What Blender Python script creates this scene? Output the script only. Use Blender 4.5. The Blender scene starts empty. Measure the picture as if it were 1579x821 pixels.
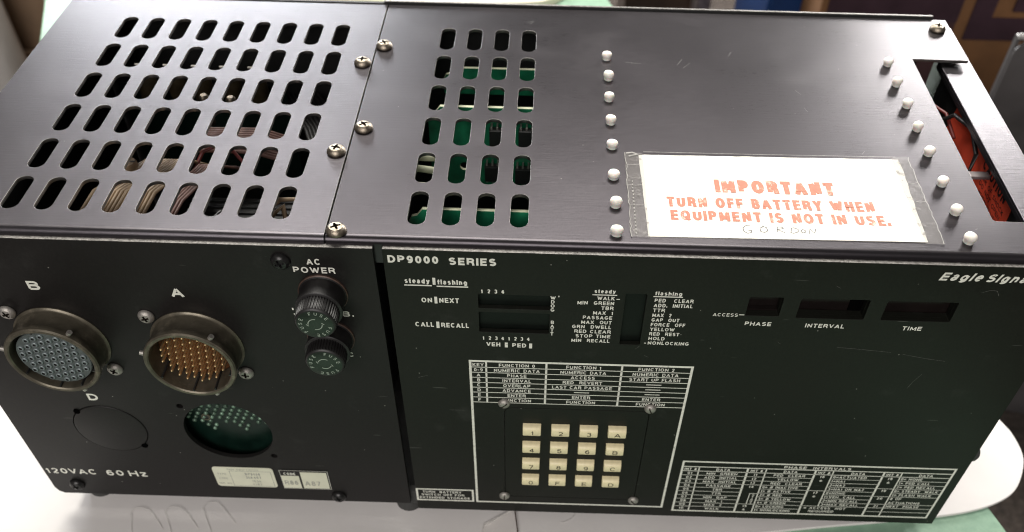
import bpy, bmesh, math, random
from mathutils import Vector, Matrix
random.seed(7)
S = 0.001                                   # everything below is measured in millimetres
PI = math.pi
scene = bpy.context.scene

# ------------------------------------------------------------------ camera
cam_d = bpy.data.cameras.new('camera')
cam = bpy.data.objects.new('camera', cam_d)
scene.collection.objects.link(cam)
scene.camera = cam
RX = Vector((0.99954651, 0.02545771, 0.01608362))       # image right
RY = Vector((0.02975166, -0.75242921, -0.65800085))     # image down
RZ = Vector((-0.00464941, 0.65818097, -0.7528454))      # view direction
CAM = Vector((1.365, -250.008, 208.711))
m3 = Matrix((RX, -RY, -RZ)).transposed()
cam.matrix_world = Matrix.Translation(CAM * S) @ m3.to_4x4()
cam_d.sensor_width = 36.0
cam_d.lens = 1379.376 / 1579 * 36
cam_d.shift_x = (789.5 - 819.3) / 1579
cam_d.shift_y = (599.9 - 410.5) / 1579
cam_d.clip_start = 0.01
cam_d.clip_end = 50
cam_d.dof.use_dof = True
cam_d.dof.focus_distance = 0.345
cam_d.dof.aperture_fstop = 13.0

# ------------------------------------------------------------------ light and exposure
world = bpy.data.worlds.new('World')
scene.world = world
world.use_nodes = True
bg = world.node_tree.nodes['Background']
bg.inputs[0].default_value = (0.78, 0.74, 0.72, 1)
bg.inputs[1].default_value = 0.16

def area(name, loc, target, sx, sy, power, col, spread=180):
    d = bpy.data.lights.new(name, 'AREA')
    d.shape = 'RECTANGLE'; d.size = sx; d.size_y = sy; d.energy = power; d.color = col
    d.spread = math.radians(spread)
    o = bpy.data.objects.new(name, d)
    scene.collection.objects.link(o)
    o.location = loc
    o.rotation_euler = (Vector(target) - Vector(loc)).to_track_quat('-Z', 'Y').to_euler()
    return o

def azel(az, el, dist):
    a, e = math.radians(az), math.radians(el)
    return (dist * math.sin(a) * math.cos(e), 0.09 + dist * math.cos(a) * math.cos(e), dist * math.sin(e))
area('window_light_left', azel(-22, 12, 2.6), (0, 0.09, 0), 0.95, 0.5, 46, (0.93, 0.96, 1.0))
area('window_light_right', azel(30, 14, 2.6), (0.1, 0.09, 0), 0.50, 0.6, 50, (1.0, 0.97, 0.95))
area('added_high_light', azel(-9, 57, 2.6), (0, 0.09, 0), 2.1, 1.2, 112, (1.0, 0.97, 0.90))  # added from high behind to brighten the board; no such window known
area('front_fill_light', (-0.35, -1.9, 1.35), (0, 0, -0.1), 1.5, 1.1, 38, (1.0, 0.95, 0.92))  # added soft fill from the camera side for the front panels
scene.view_settings.view_transform = 'Standard'
scene.view_settings.look = 'None'
scene.view_settings.exposure = 0.0
scene.view_settings.gamma = 1.0
scene.cycles.max_bounces = 8
scene.cycles.filter_width = 1.1

# ------------------------------------------------------------------ materials
class NT:
    def __init__(s, name):
        s.m = bpy.data.materials.new(name); s.m.use_nodes = True
        s.t = s.m.node_tree; s.b = s.t.nodes['Principled BSDF']
        s.tc = s.t.nodes.new('ShaderNodeTexCoord')
    def n(s, typ, **kw):
        x = s.t.nodes.new(typ)
        for k, v in kw.items(): setattr(x, k, v)
        return x
    def l(s, a, b): s.t.links.new(a, b)
    def mapping(s, scale):
        mp = s.n('ShaderNodeMapping'); mp.inputs['Scale'].default_value = scale
        s.l(s.tc.outputs['Object'], mp.inputs[0]); return mp.outputs[0]
    def noise(s, scale, detail=3, vec=(1, 1, 1), rough=.55):
        x = s.n('ShaderNodeTexNoise'); x.inputs['Scale'].default_value = scale
        x.inputs['Detail'].default_value = detail; x.inputs['Roughness'].default_value = rough
        s.l(s.mapping(vec), x.inputs['Vector']); return x.outputs['Fac']
    def rng(s, fac, a, b, c, d):
        x = s.n('ShaderNodeMapRange'); x.clamp = True
        for i, v in enumerate((a, b, c, d)): x.inputs[i + 1].default_value = v
        s.l(fac, x.inputs[0]); return x.outputs[0]
    def mix(s, fac, a, b):
        x = s.n('ShaderNodeMix', data_type='RGBA')
        if isinstance(fac, float): x.inputs[0].default_value = fac
        else: s.l(fac, x.inputs[0])
        for i, v in ((6, a), (7, b)):
            if isinstance(v, tuple): x.inputs[i].default_value = (*v, 1)
            else: s.l(v, x.inputs[i])
        return x.outputs[2]
    def math(s, op, a, b):
        x = s.n('ShaderNodeMath', operation=op)
        for i, v in enumerate((a, b)):
            if isinstance(v, (int, float)): x.inputs[i].default_value = v
            else: s.l(v, x.inputs[i])
        return x.outputs[0]
    def bump(s, h, strength, dist):
        x = s.n('ShaderNodeBump'); x.inputs['Strength'].default_value = strength
        x.inputs['Distance'].default_value = dist
        s.l(h, x.inputs['Height']); s.l(x.outputs[0], s.b.inputs['Normal'])
    def specks(s, scale, size, keep):
        v = s.n('ShaderNodeTexVoronoi'); v.inputs['Scale'].default_value = scale
        s.l(s.mapping((1, 1, 1)), v.inputs['Vector'])
        near = s.math('LESS_THAN', v.outputs['Distance'], size)
        sep = s.n('ShaderNodeSeparateColor'); s.l(v.outputs['Color'], sep.inputs[0])
        return s.math('MULTIPLY', near, s.math('GREATER_THAN', sep.outputs[0], keep))
    def set(s, **kw):
        for k, v in kw.items(): s.b.inputs[k].default_value = v

def simple(name, col, rough=.5, metal=0., var=.15, nscale=120, bump=0., spec=.5, coat=0., trans=0., sub=0.):
    t = NT(name); c2 = tuple(x * (1 - var) for x in col); c1 = tuple(min(1, x * (1 + var)) for x in col)
    f = t.noise(nscale, 4)
    t.l(t.mix(t.rng(f, .3, .7, 0, 1), c2, c1), t.b.inputs['Base Color'])
    t.l(t.rng(f, .3, .7, rough * .9, min(1, rough * 1.12)), t.b.inputs['Roughness'])
    t.set(Metallic=metal); t.b.inputs['Specular IOR Level'].default_value = spec
    if coat: t.b.inputs['Coat Weight'].default_value = coat
    if trans: t.b.inputs['Transmission Weight'].default_value = trans
    if sub:
        t.b.inputs['Subsurface Weight'].default_value = sub; t.b.inputs['Subsurface Scale'].default_value = .002
    if bump: t.bump(t.noise(nscale * 3, 3), bump, .0005)
    return t.m

M = {}
# black anodised brushed cover
def cover_mat(name, base, rough, stren):
    t = NT(name)
    big = t.noise(9, 4); streak = t.noise(60, 5, (1, 22, 22)); fine = t.noise(200, 3, (1, 30, 30))
    c = t.mix(t.rng(big, .3, .7, 0, 1), tuple(x * .93 for x in base), tuple(x * 1.07 for x in base))
    c = t.mix(t.rng(streak, .35, .75, 0, .22), c, tuple(x * 1.35 for x in base))
    scr = t.noise(35, 2, (1, 9, 9), .4)
    smud = t.rng(t.noise(26, 5), .52, .72, 0, 1)
    c = t.mix(t.math('MULTIPLY', smud, .03), c, (.2, .19, .18))
    c = t.mix(t.specks(230, .04, .9), c, (.3, .29, .27))
    t.l(c, t.b.inputs['Base Color'])
    t.set(Metallic=.92)
    r = t.math('ADD', t.rng(big, .3, .7, rough - .03, rough + .04), t.rng(fine, .3, .7, -.03, .03))
    r = t.math('ADD', r, t.math('MULTIPLY', smud, .035))
    t.l(r, t.b.inputs['Roughness'])
    h = t.math('ADD', streak, t.math('MULTIPLY', fine, .6))
    t.bump(h, stren, .00012)
    return t.m
M['cover'] = cover_mat('brushed_cover_metal', (.076, .070, .077), .315, .34)
M['cover_dark'] = cover_mat('satin_cover_metal', (.052, .047, .052), .315, .2)
M['bare'] = simple('bare_aluminium', (.26, .25, .235), .45, 1., .15, 300, .2)
M['worn'] = simple('worn_panel_edge', (.20, .19, .18), .5, .8, .45, 900, .4)

def panel_mat(name, base):
    t = NT(name)
    big = t.noise(14, 4); fine = t.noise(900, 3)
    c = t.mix(t.rng(big, .3, .7, 0, 1), tuple(x * .8 for x in base), tuple(x * 1.2 for x in base))
    c = t.mix(t.rng(fine, .45, .8, 0, .35), c, tuple(x * 2.2 for x in base))
    c = t.mix(t.math('MULTIPLY', t.rng(t.noise(45, 6, (1, 1, 1), .7), .60, .78, 0, 1), .10), c, (.16, .16, .15))
    c = t.mix(t.math('MULTIPLY', t.specks(170, .042, .72), .8), c, (.36, .35, .32))
    scr = t.rng(t.noise(30, 1, (2.2, 1, 26), .3), .80, .81, 0, .22)
    c = t.mix(scr, c, (.22, .22, .2))
    t.l(c, t.b.inputs['Base Color'])
    t.l(t.rng(big, .3, .7, .40, .52), t.b.inputs['Roughness'])
    t.b.inputs['Specular IOR Level'].default_value = .26
    t.bump(fine, .12, .0001)
    return t.m
M['panel'] = panel_mat('black_panel_paint', (.0082, .0086, .0064))
M['panel_l'] = panel_mat('black_power_panel_paint', (.0108, .0096, .0092))
M['void'] = simple('painted_shade_black', (.002, .002, .002), .9, 0, .2, 90, 0, 0.)  # flat black standing in for shade in a window and the screw holes
M['scuff'] = simple('faint_scuff', (.13, .125, .118), .6, 0, .5, 900)
M['dark'] = simple('dark_interior', (.012, .012, .012), .6)
M['black_gloss'] = simple('black_bakelite', (.010, .009, .009), .45, 0, .3, 200, 0, .6)
M['black_cap'] = simple('black_cap_face', (.012, .022, .014), .38, 0, .3, 200)
M['rust_ring'] = simple('brown_flange_ring', (.075, .045, .034), .45, .3, .4, 400)
M['black_screw'] = simple('black_oxide_screw', (.022, .021, .021), .30, .5, .4, 600)
M['steel'] = simple('zinc_screw_steel', (.42, .395, .36), .5, .75, .25, 700, .25)
M['brassy'] = simple('yellowed_zinc_steel', (.28, .24, .19), .4, 1., .35, 700, .25)
M['recess'] = simple('screw_recess', (.03, .022, .015), .5, .4)
M['gold'] = simple('gold_contact', (.82, .57, .31), .36, .9, .2, 900)
M['rubber'] = simple('grey_rubber', (.045, .045, .043), .7, 0, .2, 900, .3)
M['led'] = simple('nylon_white', (.80, .78, .71), .34, 0, .12, 160, .15, .5, 0, 0, .35)
M['key'] = simple('cream_key_plastic', (.90, .79, .50), .42, 0, .07, 500, .05)
M['legend'] = simple('dark_key_legend', (.03, .026, .018), .5)
def ink_mat(name, col, wear, lo=.60, hi=.66, back=None):
    t = NT(name)
    c = t.mix(t.rng(t.noise(500, 4), .3, .7, 0, 1), tuple(x * .85 for x in col), col)
    w = t.rng(t.noise(wear, 5, (1, 1, 1), .7), lo, hi, 0, 1)
    t.l(t.mix(w, c, back or tuple(x * .5 for x in col)), t.b.inputs['Base Color'])
    t.set(Roughness=.6); return t.m
M['ink'] = ink_mat('white_silkscreen', (.86, .85, .76), 700)
M['ink_dim'] = ink_mat('greenish_cap_print', (.34, .40, .33), 700)
M['ink_red'] = ink_mat('faded_red_print', (.50, .16, .085), 230, .56, .68, (.80, .58, .45))
M['pencil'] = ink_mat('pencil_writing', (.10, .095, .09), 600, .62, .72, (.5, .48, .44))
M['stamp'] = ink_mat('faint_grey_stamp', (.36, .36, .32), 900, .45, .6, (.55, .54, .45))
M['paper'] = simple('cream_label_paper', (.82, .80, .72), .65, 0, .03, 60)
M['plate_paper'] = simple('cream_nameplate', (.74, .73, .58), .5, 0, .08, 90)
M['caution'] = simple('orange_caution_paper', (.80, .085, .04), .55, 0, .12, 90)
M['pcb'] = simple('green_circuit_board', (.012, .16, .075), .32, 0, .4, 160)
M['pcb_dark'] = simple('green_backplane', (.003, .013, .009), .35, 0, .3, 160)  # very dark green base colour, nothing glows
M['pcb_edge'] = simple('pale_board_edge', (.50, .52, .36), .6, 0, .2, 300)
M['solder'] = simple('solder_bump', (.15, .23, .17), .4, .5, .75, 260)
M['ic'] = simple('black_chip_plastic', (.02, .02, .02), .4)
M['tan'] = simple('tan_ribbon_cable', (.30, .21, .13), .5, 0, .2, 200)
M['pinkish'] = simple('brown_ribbon_cable', (.16, .085, .07), .5, 0, .3, 200)
M['capac'] = simple('tan_capacitor', (.045, .034, .018), .35, 0, .3, 250)
M['grey_metal'] = simple('grey_coil_metal', (.22, .19, .19), .4, .5, .3, 150)
M['red_wire'] = simple('red_wire_jacket', (.14, .022, .02), .4)
M['black_wire'] = simple('black_wire_jacket', (.015, .013, .013), .4)
M['filter'] = simple('smoked_display_filter', (.0085, .0060, .0055), .3, 0, .3, 90, 0, .3)
M['filter_g'] = simple('dark_green_filter', (.0045, .0065, .005), .45, 0, .3, 90, 0, .2)
M['insert_grey'] = simple('grey_connector_insert', (.088, .102, .100), .5, 0, .12, 400, .1)
M['socket_grey'] = simple('pale_socket_rim', (.20, .235, .24), .4, .2, .15, 600)
M['insert_brown'] = simple('brown_connector_insert', (.085, .031, .010), .42, 0, .2, 300)
def shell_mat():
    t = NT('olive_drab_shell')
    a = t.noise(220, 5); s = t.noise(60, 4, (1, 8, 1))
    c = t.mix(t.rng(a, .3, .7, 0, 1), (.095, .083, .060), (.160, .140, .104))
    c = t.mix(t.rng(t.noise(120, 6, (1, 1, 1), .7), .56, .70, 0, .7), c, (.30, .26, .19))
    t.l(c, t.b.inputs['Base Color']); t.set(Metallic=.55)
    t.l(t.rng(s, .3, .7, .30, .48), t.b.inputs['Roughness']); t.bump(a, .25, .0002)
    return t.m
M['shell'] = shell_mat()
def tape_mat():
    t = NT('clear_tape')
    t.set(Roughness=.3, Alpha=.20); t.b.inputs['Base Color'].default_value = (.30, .28, .26, 1)
    w = t.rng(t.noise(240, 5, (1, 1, 1), .7), .56, .70, .16, .5)
    t.l(w, t.b.inputs['Alpha']); t.bump(t.noise(180, 4), .5, .0004)
    return t.m
M['tape'] = tape_mat()
M['tape_edge'] = simple('tape_edge_dust', (.24, .23, .21), .5, 0, .4, 500)
def sheet_mat():
    t = NT('white_board_surface')
    f = t.noise(30, 5)
    t.l(t.mix(t.rng(f, .3, .7, 0, 1), (.74, .71, .69), (.80, .775, .75)), t.b.inputs['Base Color'])
    t.set(Roughness=.55); t.bump(t.noise(350, 4), .15, .0003); return t.m
M['sheet'] = sheet_mat()
def table_mat():
    t = NT('pale_green_table')
    c = t.mix(t.rng(t.noise(160, 6, (1, 1, 1), .7), .3, .7, 0, 1), (.22, .36, .25), (.33, .50, .355))
    c = t.mix(t.rng(t.noise(22, 4), .35, .7, 0, .5), c, (.22, .38, .29))
    t.l(c, t.b.inputs['Base Color']); t.set(Roughness=.42); t.bump(t.noise(400, 4), .3, .0004); return t.m
M['table'] = table_mat()
def carpet_mat():
    t = NT('brown_carpet_pile')
    c = t.mix(t.rng(t.noise(90, 6, (1, 1, 1), .75), .35, .65, 0, 1), (.042, .032, .026), (.155, .120, .098))
    c = t.mix(t.rng(t.noise(11, 4), .35, .7, 0, .5), c, (.07, .055, .045))
    t.l(c, t.b.inputs['Base Color']); t.set(Roughness=.95); t.bump(t.noise(120, 6, (1, 1, 1), .8), 1., .012); return t.m
M['carpet'] = carpet_mat()
M['kraft'] = simple('kraft_cardboard', (.21, .10, .04), .8, 0, .15, 40)
M['purple'] = simple('purple_box_print', (.045, .020, .030), .6, 0, .2, 40)
M['maroon'] = simple('faded_maroon_print', (.075, .034, .036), .6, 0, .2, 12)
M['blue'] = simple('blue_plastic', (.006, .035, .13), .4, 0, .2, 30)
M['tub'] = simple('cloudy_grey_plastic', (.075, .070, .070), .35, 0, .35, 14)
M['tub_rim'] = simple('pale_plastic_rim', (.30, .29, .28), .4)
M['brown_card'] = simple('brown_cardboard', (.30, .20, .125), .8, 0, .3, 8)
M['pale_cloth'] = simple('pale_grey_cloth', (.62, .59, .56), .9, 0, .1, 15)
M['cream'] = simple('cream_card', (.80, .72, .58), .6, 0, .08, 20)
M['thread'] = simple('pale_nylon_thread', (.72, .70, .66), .3, 0, .1, 300)
M['cello'] = simple('thin_cellophane', (.85, .8, .74), .15)
tb = M['cello'].node_tree.nodes['Principled BSDF']; tb.inputs['Alpha'].default_value = .16
M['wood_dark'] = simple('dark_brown_wood', (.05, .032, .022), .5, 0, .3, 20)

# ------------------------------------------------------------------ helpers
ORG = {}
def empty(name, loc, label=None, cat=None, group=None):
    o = bpy.data.objects.new(name, None); scene.collection.objects.link(o)
    o.empty_display_size = .02
    ORG[o.name] = Vector(loc); o.location = Vector(loc) * S
    if label: o['label'] = label
    if cat: o['category'] = cat
    if group: o['group'] = group
    return o

class MB:
    def __init__(s): s.v = []; s.f = []; s.m = []
    def add(s, vs, fs, m=0):
        b = len(s.v); s.v += [tuple(x) for x in vs]
        for i, f in enumerate(fs):
            s.f.append([b + k for k in f]); s.m.append(m if isinstance(m, int) else m[i])
        return s
    def box(s, x0, x1, y0, y1, z0, z1, m=0, ch=0):
        if ch <= 0:
            vs = [(x, y, z) for x in (x0, x1) for y in (y0, y1) for z in (z0, z1)]
            return s.add(vs, [(0, 1, 3, 2), (4, 6, 7, 5), (0, 4, 5, 1), (2, 3, 7, 6), (0, 2, 6, 4), (1, 5, 7, 3)], m)
        bm = bmesh.new(); bmesh.ops.create_cube(bm, size=1)
        for v in bm.verts:
            v.co = Vector(((x0 + x1) / 2 + v.co.x * (x1 - x0), (y0 + y1) / 2 + v.co.y * (y1 - y0), (z0 + z1) / 2 + v.co.z * (z1 - z0)))
        bmesh.ops.bevel(bm, geom=bm.edges[:], offset=ch, segments=2, affect='EDGES', profile=.5)
        bm.verts.index_update()
        s.add([v.co for v in bm.verts], [[v.index for v in f.verts] for f in bm.faces], m); bm.free(); return s
    def lathe(s, prof, c, ax='-y', seg=32, m=0, cap=True):
        U = {'-y': (Vector((1, 0, 0)), Vector((0, 0, 1)), Vector((0, -1, 0))), '+z': (Vector((1, 0, 0)), Vector((0, 1, 0)), Vector((0, 0, 1))),
             '+x': (Vector((0, 1, 0)), Vector((0, 0, 1)), Vector((1, 0, 0))), '+y': (Vector((1, 0, 0)), Vector((0, 0, 1)), Vector((0, 1, 0)))}[ax]
        c = Vector(c); b = len(s.v)
        for r, h in prof:
            for i in range(seg):
                a = 2 * PI * i / seg
                s.v.append(tuple(c + U[0] * r * math.cos(a) + U[1] * r * math.sin(a) + U[2] * h))
        for j in range(len(prof) - 1):
            mm = m if isinstance(m, int) else m[j]
            for i in range(seg):
                k = (i + 1) % seg
                s.f.append([b + j * seg + i, b + j * seg + k, b + (j + 1) * seg + k, b + (j + 1) * seg + i]); s.m.append(mm)
        if cap:
            s.f.append([b + (len(prof) - 1) * seg + i for i in range(seg)]); s.m.append(m if isinstance(m, int) else m[-1])
        return s
    def tube(s, pts, r, seg=8, m=0):
        pts = [Vector(p) for p in pts]; b = len(s.v); up = Vector((0.13, .21, 1)).normalized()
        for i, p in enumerate(pts):
            d = (pts[min(i + 1, len(pts) - 1)] - pts[max(i - 1, 0)]).normalized()
            u = d.cross(up)
            if u.length < .05: u = d.cross(Vector((1, 0, 0)))
            u.normalize(); w = d.cross(u)
            for k in range(seg):
                a = 2 * PI * k / seg; s.v.append(tuple(p + u * r * math.cos(a) + w * r * math.sin(a)))
        for i in range(len(pts) - 1):
            for k in range(seg):
                q = (k + 1) % seg
                s.f.append([b + i * seg + k, b + i * seg + q, b + (i + 1) * seg + q, b + (i + 1) * seg + k]); s.m.append(m)
        s.f.append([b + k for k in range(seg)]); s.m.append(m)
        s.f.append([b + (len(pts) - 1) * seg + k for k in range(seg)]); s.m.append(m)
        return s
    def plate(s, outer, holes, fn, thick, bev=0., mf=0, ms=1):
        """flat sheet with real holes; local (a, b, c), c in -thick..0 through fn"""
        cu = bpy.data.curves.new('tmp', 'CURVE'); cu.dimensions = '2D'; cu.fill_mode = 'BOTH'
        cu.extrude = thick / 2 - bev; cu.bevel_depth = bev; cu.offset = -bev; cu.bevel_resolution = 1
        for lp in [outer] + holes:
            sp = cu.splines.new('POLY'); sp.points.add(len(lp) - 1); sp.use_cyclic_u = True
            for i, p in enumerate(lp): sp.points[i].co = (p[0], p[1], 0, 1)
        ob = bpy.data.objects.new('tmp', cu); me = ob.to_mesh()
        vs = [fn(v.co.x, v.co.y, v.co.z - thick / 2) for v in me.vertices]
        s.add(vs, [list(p.vertices) for p in me.polygons], [mf if abs(p.normal.z) > .95 else ms for p in me.polygons])
        ob.to_mesh_clear(); bpy.data.objects.remove(ob); bpy.data.curves.remove(cu); return s
    def build(s, name, mats, parent=None, org=None, smooth=None, recalc=True, label=None):
        if org is None: org = ORG[parent.name] if parent else (0, 0, 0)
        org = Vector(org)
        me = bpy.data.meshes.new(name)
        me.from_pydata([tuple((Vector(v) - org) * S) for v in s.v], [], s.f)
        if not isinstance(mats, (list, tuple)): mats = [mats]
        for k in mats: me.materials.append(M[k])
        me.polygons.foreach_set('material_index', s.m)
        if recalc:
            bm = bmesh.new(); bm.from_mesh(me); bmesh.ops.recalc_face_normals(bm, faces=bm.faces[:]); bm.to_mesh(me); bm.free()
        if smooth:
            me.polygons.foreach_set('use_smooth', [True] * len(me.polygons)); me.set_sharp_from_angle(angle=math.radians(smooth))
        me.update()
        o = bpy.data.objects.new(name, me); scene.collection.objects.link(o)
        ORG[o.name] = org
        if parent: o.parent = parent; o.location = (org - ORG[parent.name]) * S
        else: o.location = org * S
        if label: o['label'] = label
        return o

def again(o, org, parent=None, label=None):
    """another of the same piece at org, sharing the mesh"""
    parent = parent or o.parent
    c = o.copy(); scene.collection.objects.link(c); ORG[c.name] = Vector(org)
    c.parent = parent; c.location = (Vector(org) - ORG[parent.name]) * S
    if label: c['label'] = label
    return c

def circ(cx, cy, r, n=40, a0=0): return [(cx + r * math.cos(a0 + 2 * PI * i / n), cy + r * math.sin(a0 + 2 * PI * i / n)) for i in range(n)]
def rect(x0, x1, y0, y1, r=0, n=5):
    if r <= 0: return [(x0, y0), (x1, y0), (x1, y1), (x0, y1)]
    out = []
    for cx, cy, a in ((x1 - r, y0 + r, -PI / 2), (x1 - r, y1 - r, 0), (x0 + r, y1 - r, PI / 2), (x0 + r, y0 + r, PI)):
        out += [(cx + r * math.cos(a + PI / 2 * i / n), cy + r * math.sin(a + PI / 2 * i / n)) for i in range(n + 1)]
    return out
def slot(cx, cy, w, l, n=9, skew=0.):
    r = w / 2; out = []
    for yy, a in ((cy + l / 2 - r, 0), (cy - l / 2 + r, PI)):
        out += [(cx + r * math.cos(a + PI * i / n), yy + r * math.sin(a + PI * i / n)) for i in range(n + 1)]
    return out

# lettering: every glyph is drawn as strokes (grotesque capitals), so weight and width follow the print
def arc(cx, cy, rx, ry, a0, a1, n=9):
    return [(cx + rx * math.cos(math.radians(a0 + (a1 - a0) * i / n)), cy + ry * math.sin(math.radians(a0 + (a1 - a0) * i / n))) for i in range(n + 1)]
_S = arc(.5, .76, .46, .24, 28, 270) + arc(.5, .26, .5, .26, 90, -152)[1:]
GL = {
 ' ': (.34, []), 'A': (.80, [[(0, 0), (.5, 1), (1, 0)], [(.2, .3), (.8, .3)]]),
 'B': (.70, [[(0, 0), (0, 1), (.58, 1)] + arc(.58, .76, .36, .24, 80, -90, 6) + [(.1, .52)], [(.6, .52)] + arc(.62, .26, .38, .26, 80, -90, 6) + [(0, 0)]]),
 'C': (.78, [arc(.5, .5, .5, .5, 42, 318, 16)]), 'D': (.74, [[(0, 0), (0, 1), (.42, 1)] + arc(.42, .5, .58, .5, 80, -90, 10) + [(0, 0)]]),
 'E': (.62, [[(1, 1), (0, 1), (0, 0), (1, 0)], [(.08, .52), (.92, .52)]]), 'F': (.58, [[(1, 1), (0, 1), (0, 0)], [(.08, .5), (.9, .5)]]),
 'G': (.82, [arc(.5, .5, .5, .5, 42, 330, 16) + [(1, .44)], [(.56, .44), (1, .44)]]), 'H': (.74, [[(0, 0), (0, 1)], [(1, 0), (1, 1)], [(.06, .52), (.94, .52)]]),
 'I': (.17, [[(.5, 0), (.5, 1)]]), 'J': (.54, [[(1, 1), (1, .3)] + arc(.5, .3, .5, .3, -10, -180, 7)]),
 'K': (.72, [[(0, 0), (0, 1)], [(.96, 1), (.06, .42)], [(.34, .6), (1, 0)]]), 'L': (.56, [[(0, 1), (0, 0), (1, 0)]]),
 'M': (.88, [[(0, 0), (0, 1), (.5, .1), (1, 1), (1, 0)]]), 'N': (.75, [[(0, 0), (0, 1), (1, 0), (1, 1)]]),
 'O': (.82, [arc(.5, .5, .5, .5, 90, 450, 22)]), 'P': (.68, [[(0, 0), (0, 1), (.55, 1)] + arc(.55, .74, .45, .26, 80, -90, 8) + [(.08, .48)]]),
 'Q': (.82, [arc(.5, .5, .5, .5, 90, 450, 22), [(.62, .28), (1, -.04)]]),
 'R': (.73, [[(0, 0), (0, 1), (.55, 1)] + arc(.55, .75, .43, .25, 80, -90, 8) + [(.08, .5)], [(.62, .48), (.94, .3), (1, 0)]]),
 'S': (.70, [_S]), 'T': (.66, [[(0, 1), (1, 1)], [(.5, .92), (.5, 0)]]), 'U': (.74, [[(0, 1), (0, .34)] + arc(.5, .34, .5, .34, 190, 350, 9) + [(1, .34), (1, 1)]]),
 'V': (.76, [[(0, 1), (.5, 0), (1, 1)]]), 'W': (1.08, [[(0, 1), (.26, 0), (.5, .95), (.74, 0), (1, 1)]]),
 'X': (.74, [[(0, 0), (1, 1)], [(0, 1), (1, 0)]]), 'Y': (.74, [[(0, 1), (.5, .45), (1, 1)], [(.5, .5), (.5, 0)]]), 'Z': (.66, [[(0, 1), (1, 1), (0, 0), (1, 0)]]),
 '0': (.60, [arc(.5, .5, .5, .5, 90, 450, 20)]), '1': (.32, [[(.1, .74), (.8, .98), (.8, 0)]]),
 '2': (.60, [arc(.5, .72, .48, .28, 165, -30, 9) + [(.06, 0), (1, 0)]]),
 '3': (.60, [arc(.5, .75, .44, .25, 160, -80, 9), arc(.5, .27, .5, .27, 80, -160, 10)]),
 '4': (.62, [[(.76, 0), (.76, 1), (0, .28), (1, .28)]]), '5': (.60, [[(.92, 1), (.14, 1), (.04, .5)] + arc(.48, .33, .5, .33, 130, -155, 11)]),
 '6': (.60, [arc(.5, .31, .48, .31, 90, 450, 16), [(.02, .34)] + arc(.55, .5, .53, .5, 165, 50, 7)]),
 '7': (.58, [[(0, 1), (1, 1), (.34, 0)]]), '8': (.60, [arc(.5, .76, .43, .24, 90, 450, 14), arc(.5, .27, .5, .27, 90, 450, 14)]),
 '9': (.60, [arc(.5, .69, .48, .31, 90, 450, 16), [(.98, .66)] + arc(.45, .5, .53, .5, -15, -130, 7)]),
 '-': (.36, [[(0, .42), (1, .42)]]), '=': (.55, [[(0, .34), (1, .34)], [(0, .64), (1, .64)]]), '.': (.17, [[(.5, -.02), (.5, .10)]]),
 "'": (.14, [[(.5, .72), (.5, 1)]]), '#': (.66, [[(.22, 0), (.4, 1)], [(.62, 0), (.8, 1)], [(0, .34), (.96, .34)], [(.06, .68), (1, .68)]]),
 '*': (.62, [[(.5, .30), (.5, .95)], [(.1, .46), (.9, .79)], [(.1, .79), (.9, .46)]]),
 '\u00d8': (.82, [arc(.5, .5, .46, .46, 90, 450, 18), [(.02, -.06), (.98, 1.06)]]),
 'a': (.56, [[(.1, .56)] + arc(.48, .52, .40, .22, 140, 0, 7) + [(.9, .0)], arc(.44, .20, .42, .20, 40, 400, 12)]),
 'd': (.60, [arc(.44, .35, .44, .36, 20, 380, 14), [(.94, 0), (.94, 1)]]), 'e': (.58, [[(.05, .38), (.96, .38)] + arc(.5, .36, .48, .37, 10, 315, 14)]),
 'f': (.36, [[(.42, 0), (.42, .78)] + arc(.82, .80, .4, .20, 170, 90, 4), [(0, .68), (.95, .68)]]),
 'g': (.60, [arc(.44, .36, .44, .35, 20, 380, 14), [(.94, .72), (.94, -.04)] + arc(.48, -.04, .46, .20, -10, -155, 7)]),
 'h': (.56, [[(0, 0), (0, 1)], [(.04, .42)] + arc(.5, .44, .48, .28, 150, 0, 8) + [(.98, 0)]]), 'i': (.15, [[(.5, 0), (.5, .70)], [(.5, .9), (.5, 1.02)]]),
 'l': (.15, [[(.5, 0), (.5, 1)]]), 'n': (.56, [[(0, 0), (0, .72)], [(.04, .42)] + arc(.5, .44, .48, .28, 150, 0, 8) + [(.98, 0)]]),
 'o': (.58, [arc(.5, .36, .5, .36, 90, 450, 16)]), 'r': (.34, [[(.1, 0), (.1, .72)], [(.12, .4)] + arc(.8, .42, .6, .28, 140, 85, 4)]),
 's': (.52, [[(x, y * .72) for x, y in _S]]), 't': (.36, [[(.45, .94), (.45, .16)] + arc(.85, .16, .4, .16, 200, 270, 4), [(0, .68), (.95, .68)]]),
 'z': (.52, [[(0, .72), (1, .72), (0, 0), (1, 0)]]),
 'y': (.58, [[(0, .72), (.5, 0)], [(1, .72), (.42, -.16), (.08, -.2)]]),
}
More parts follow.
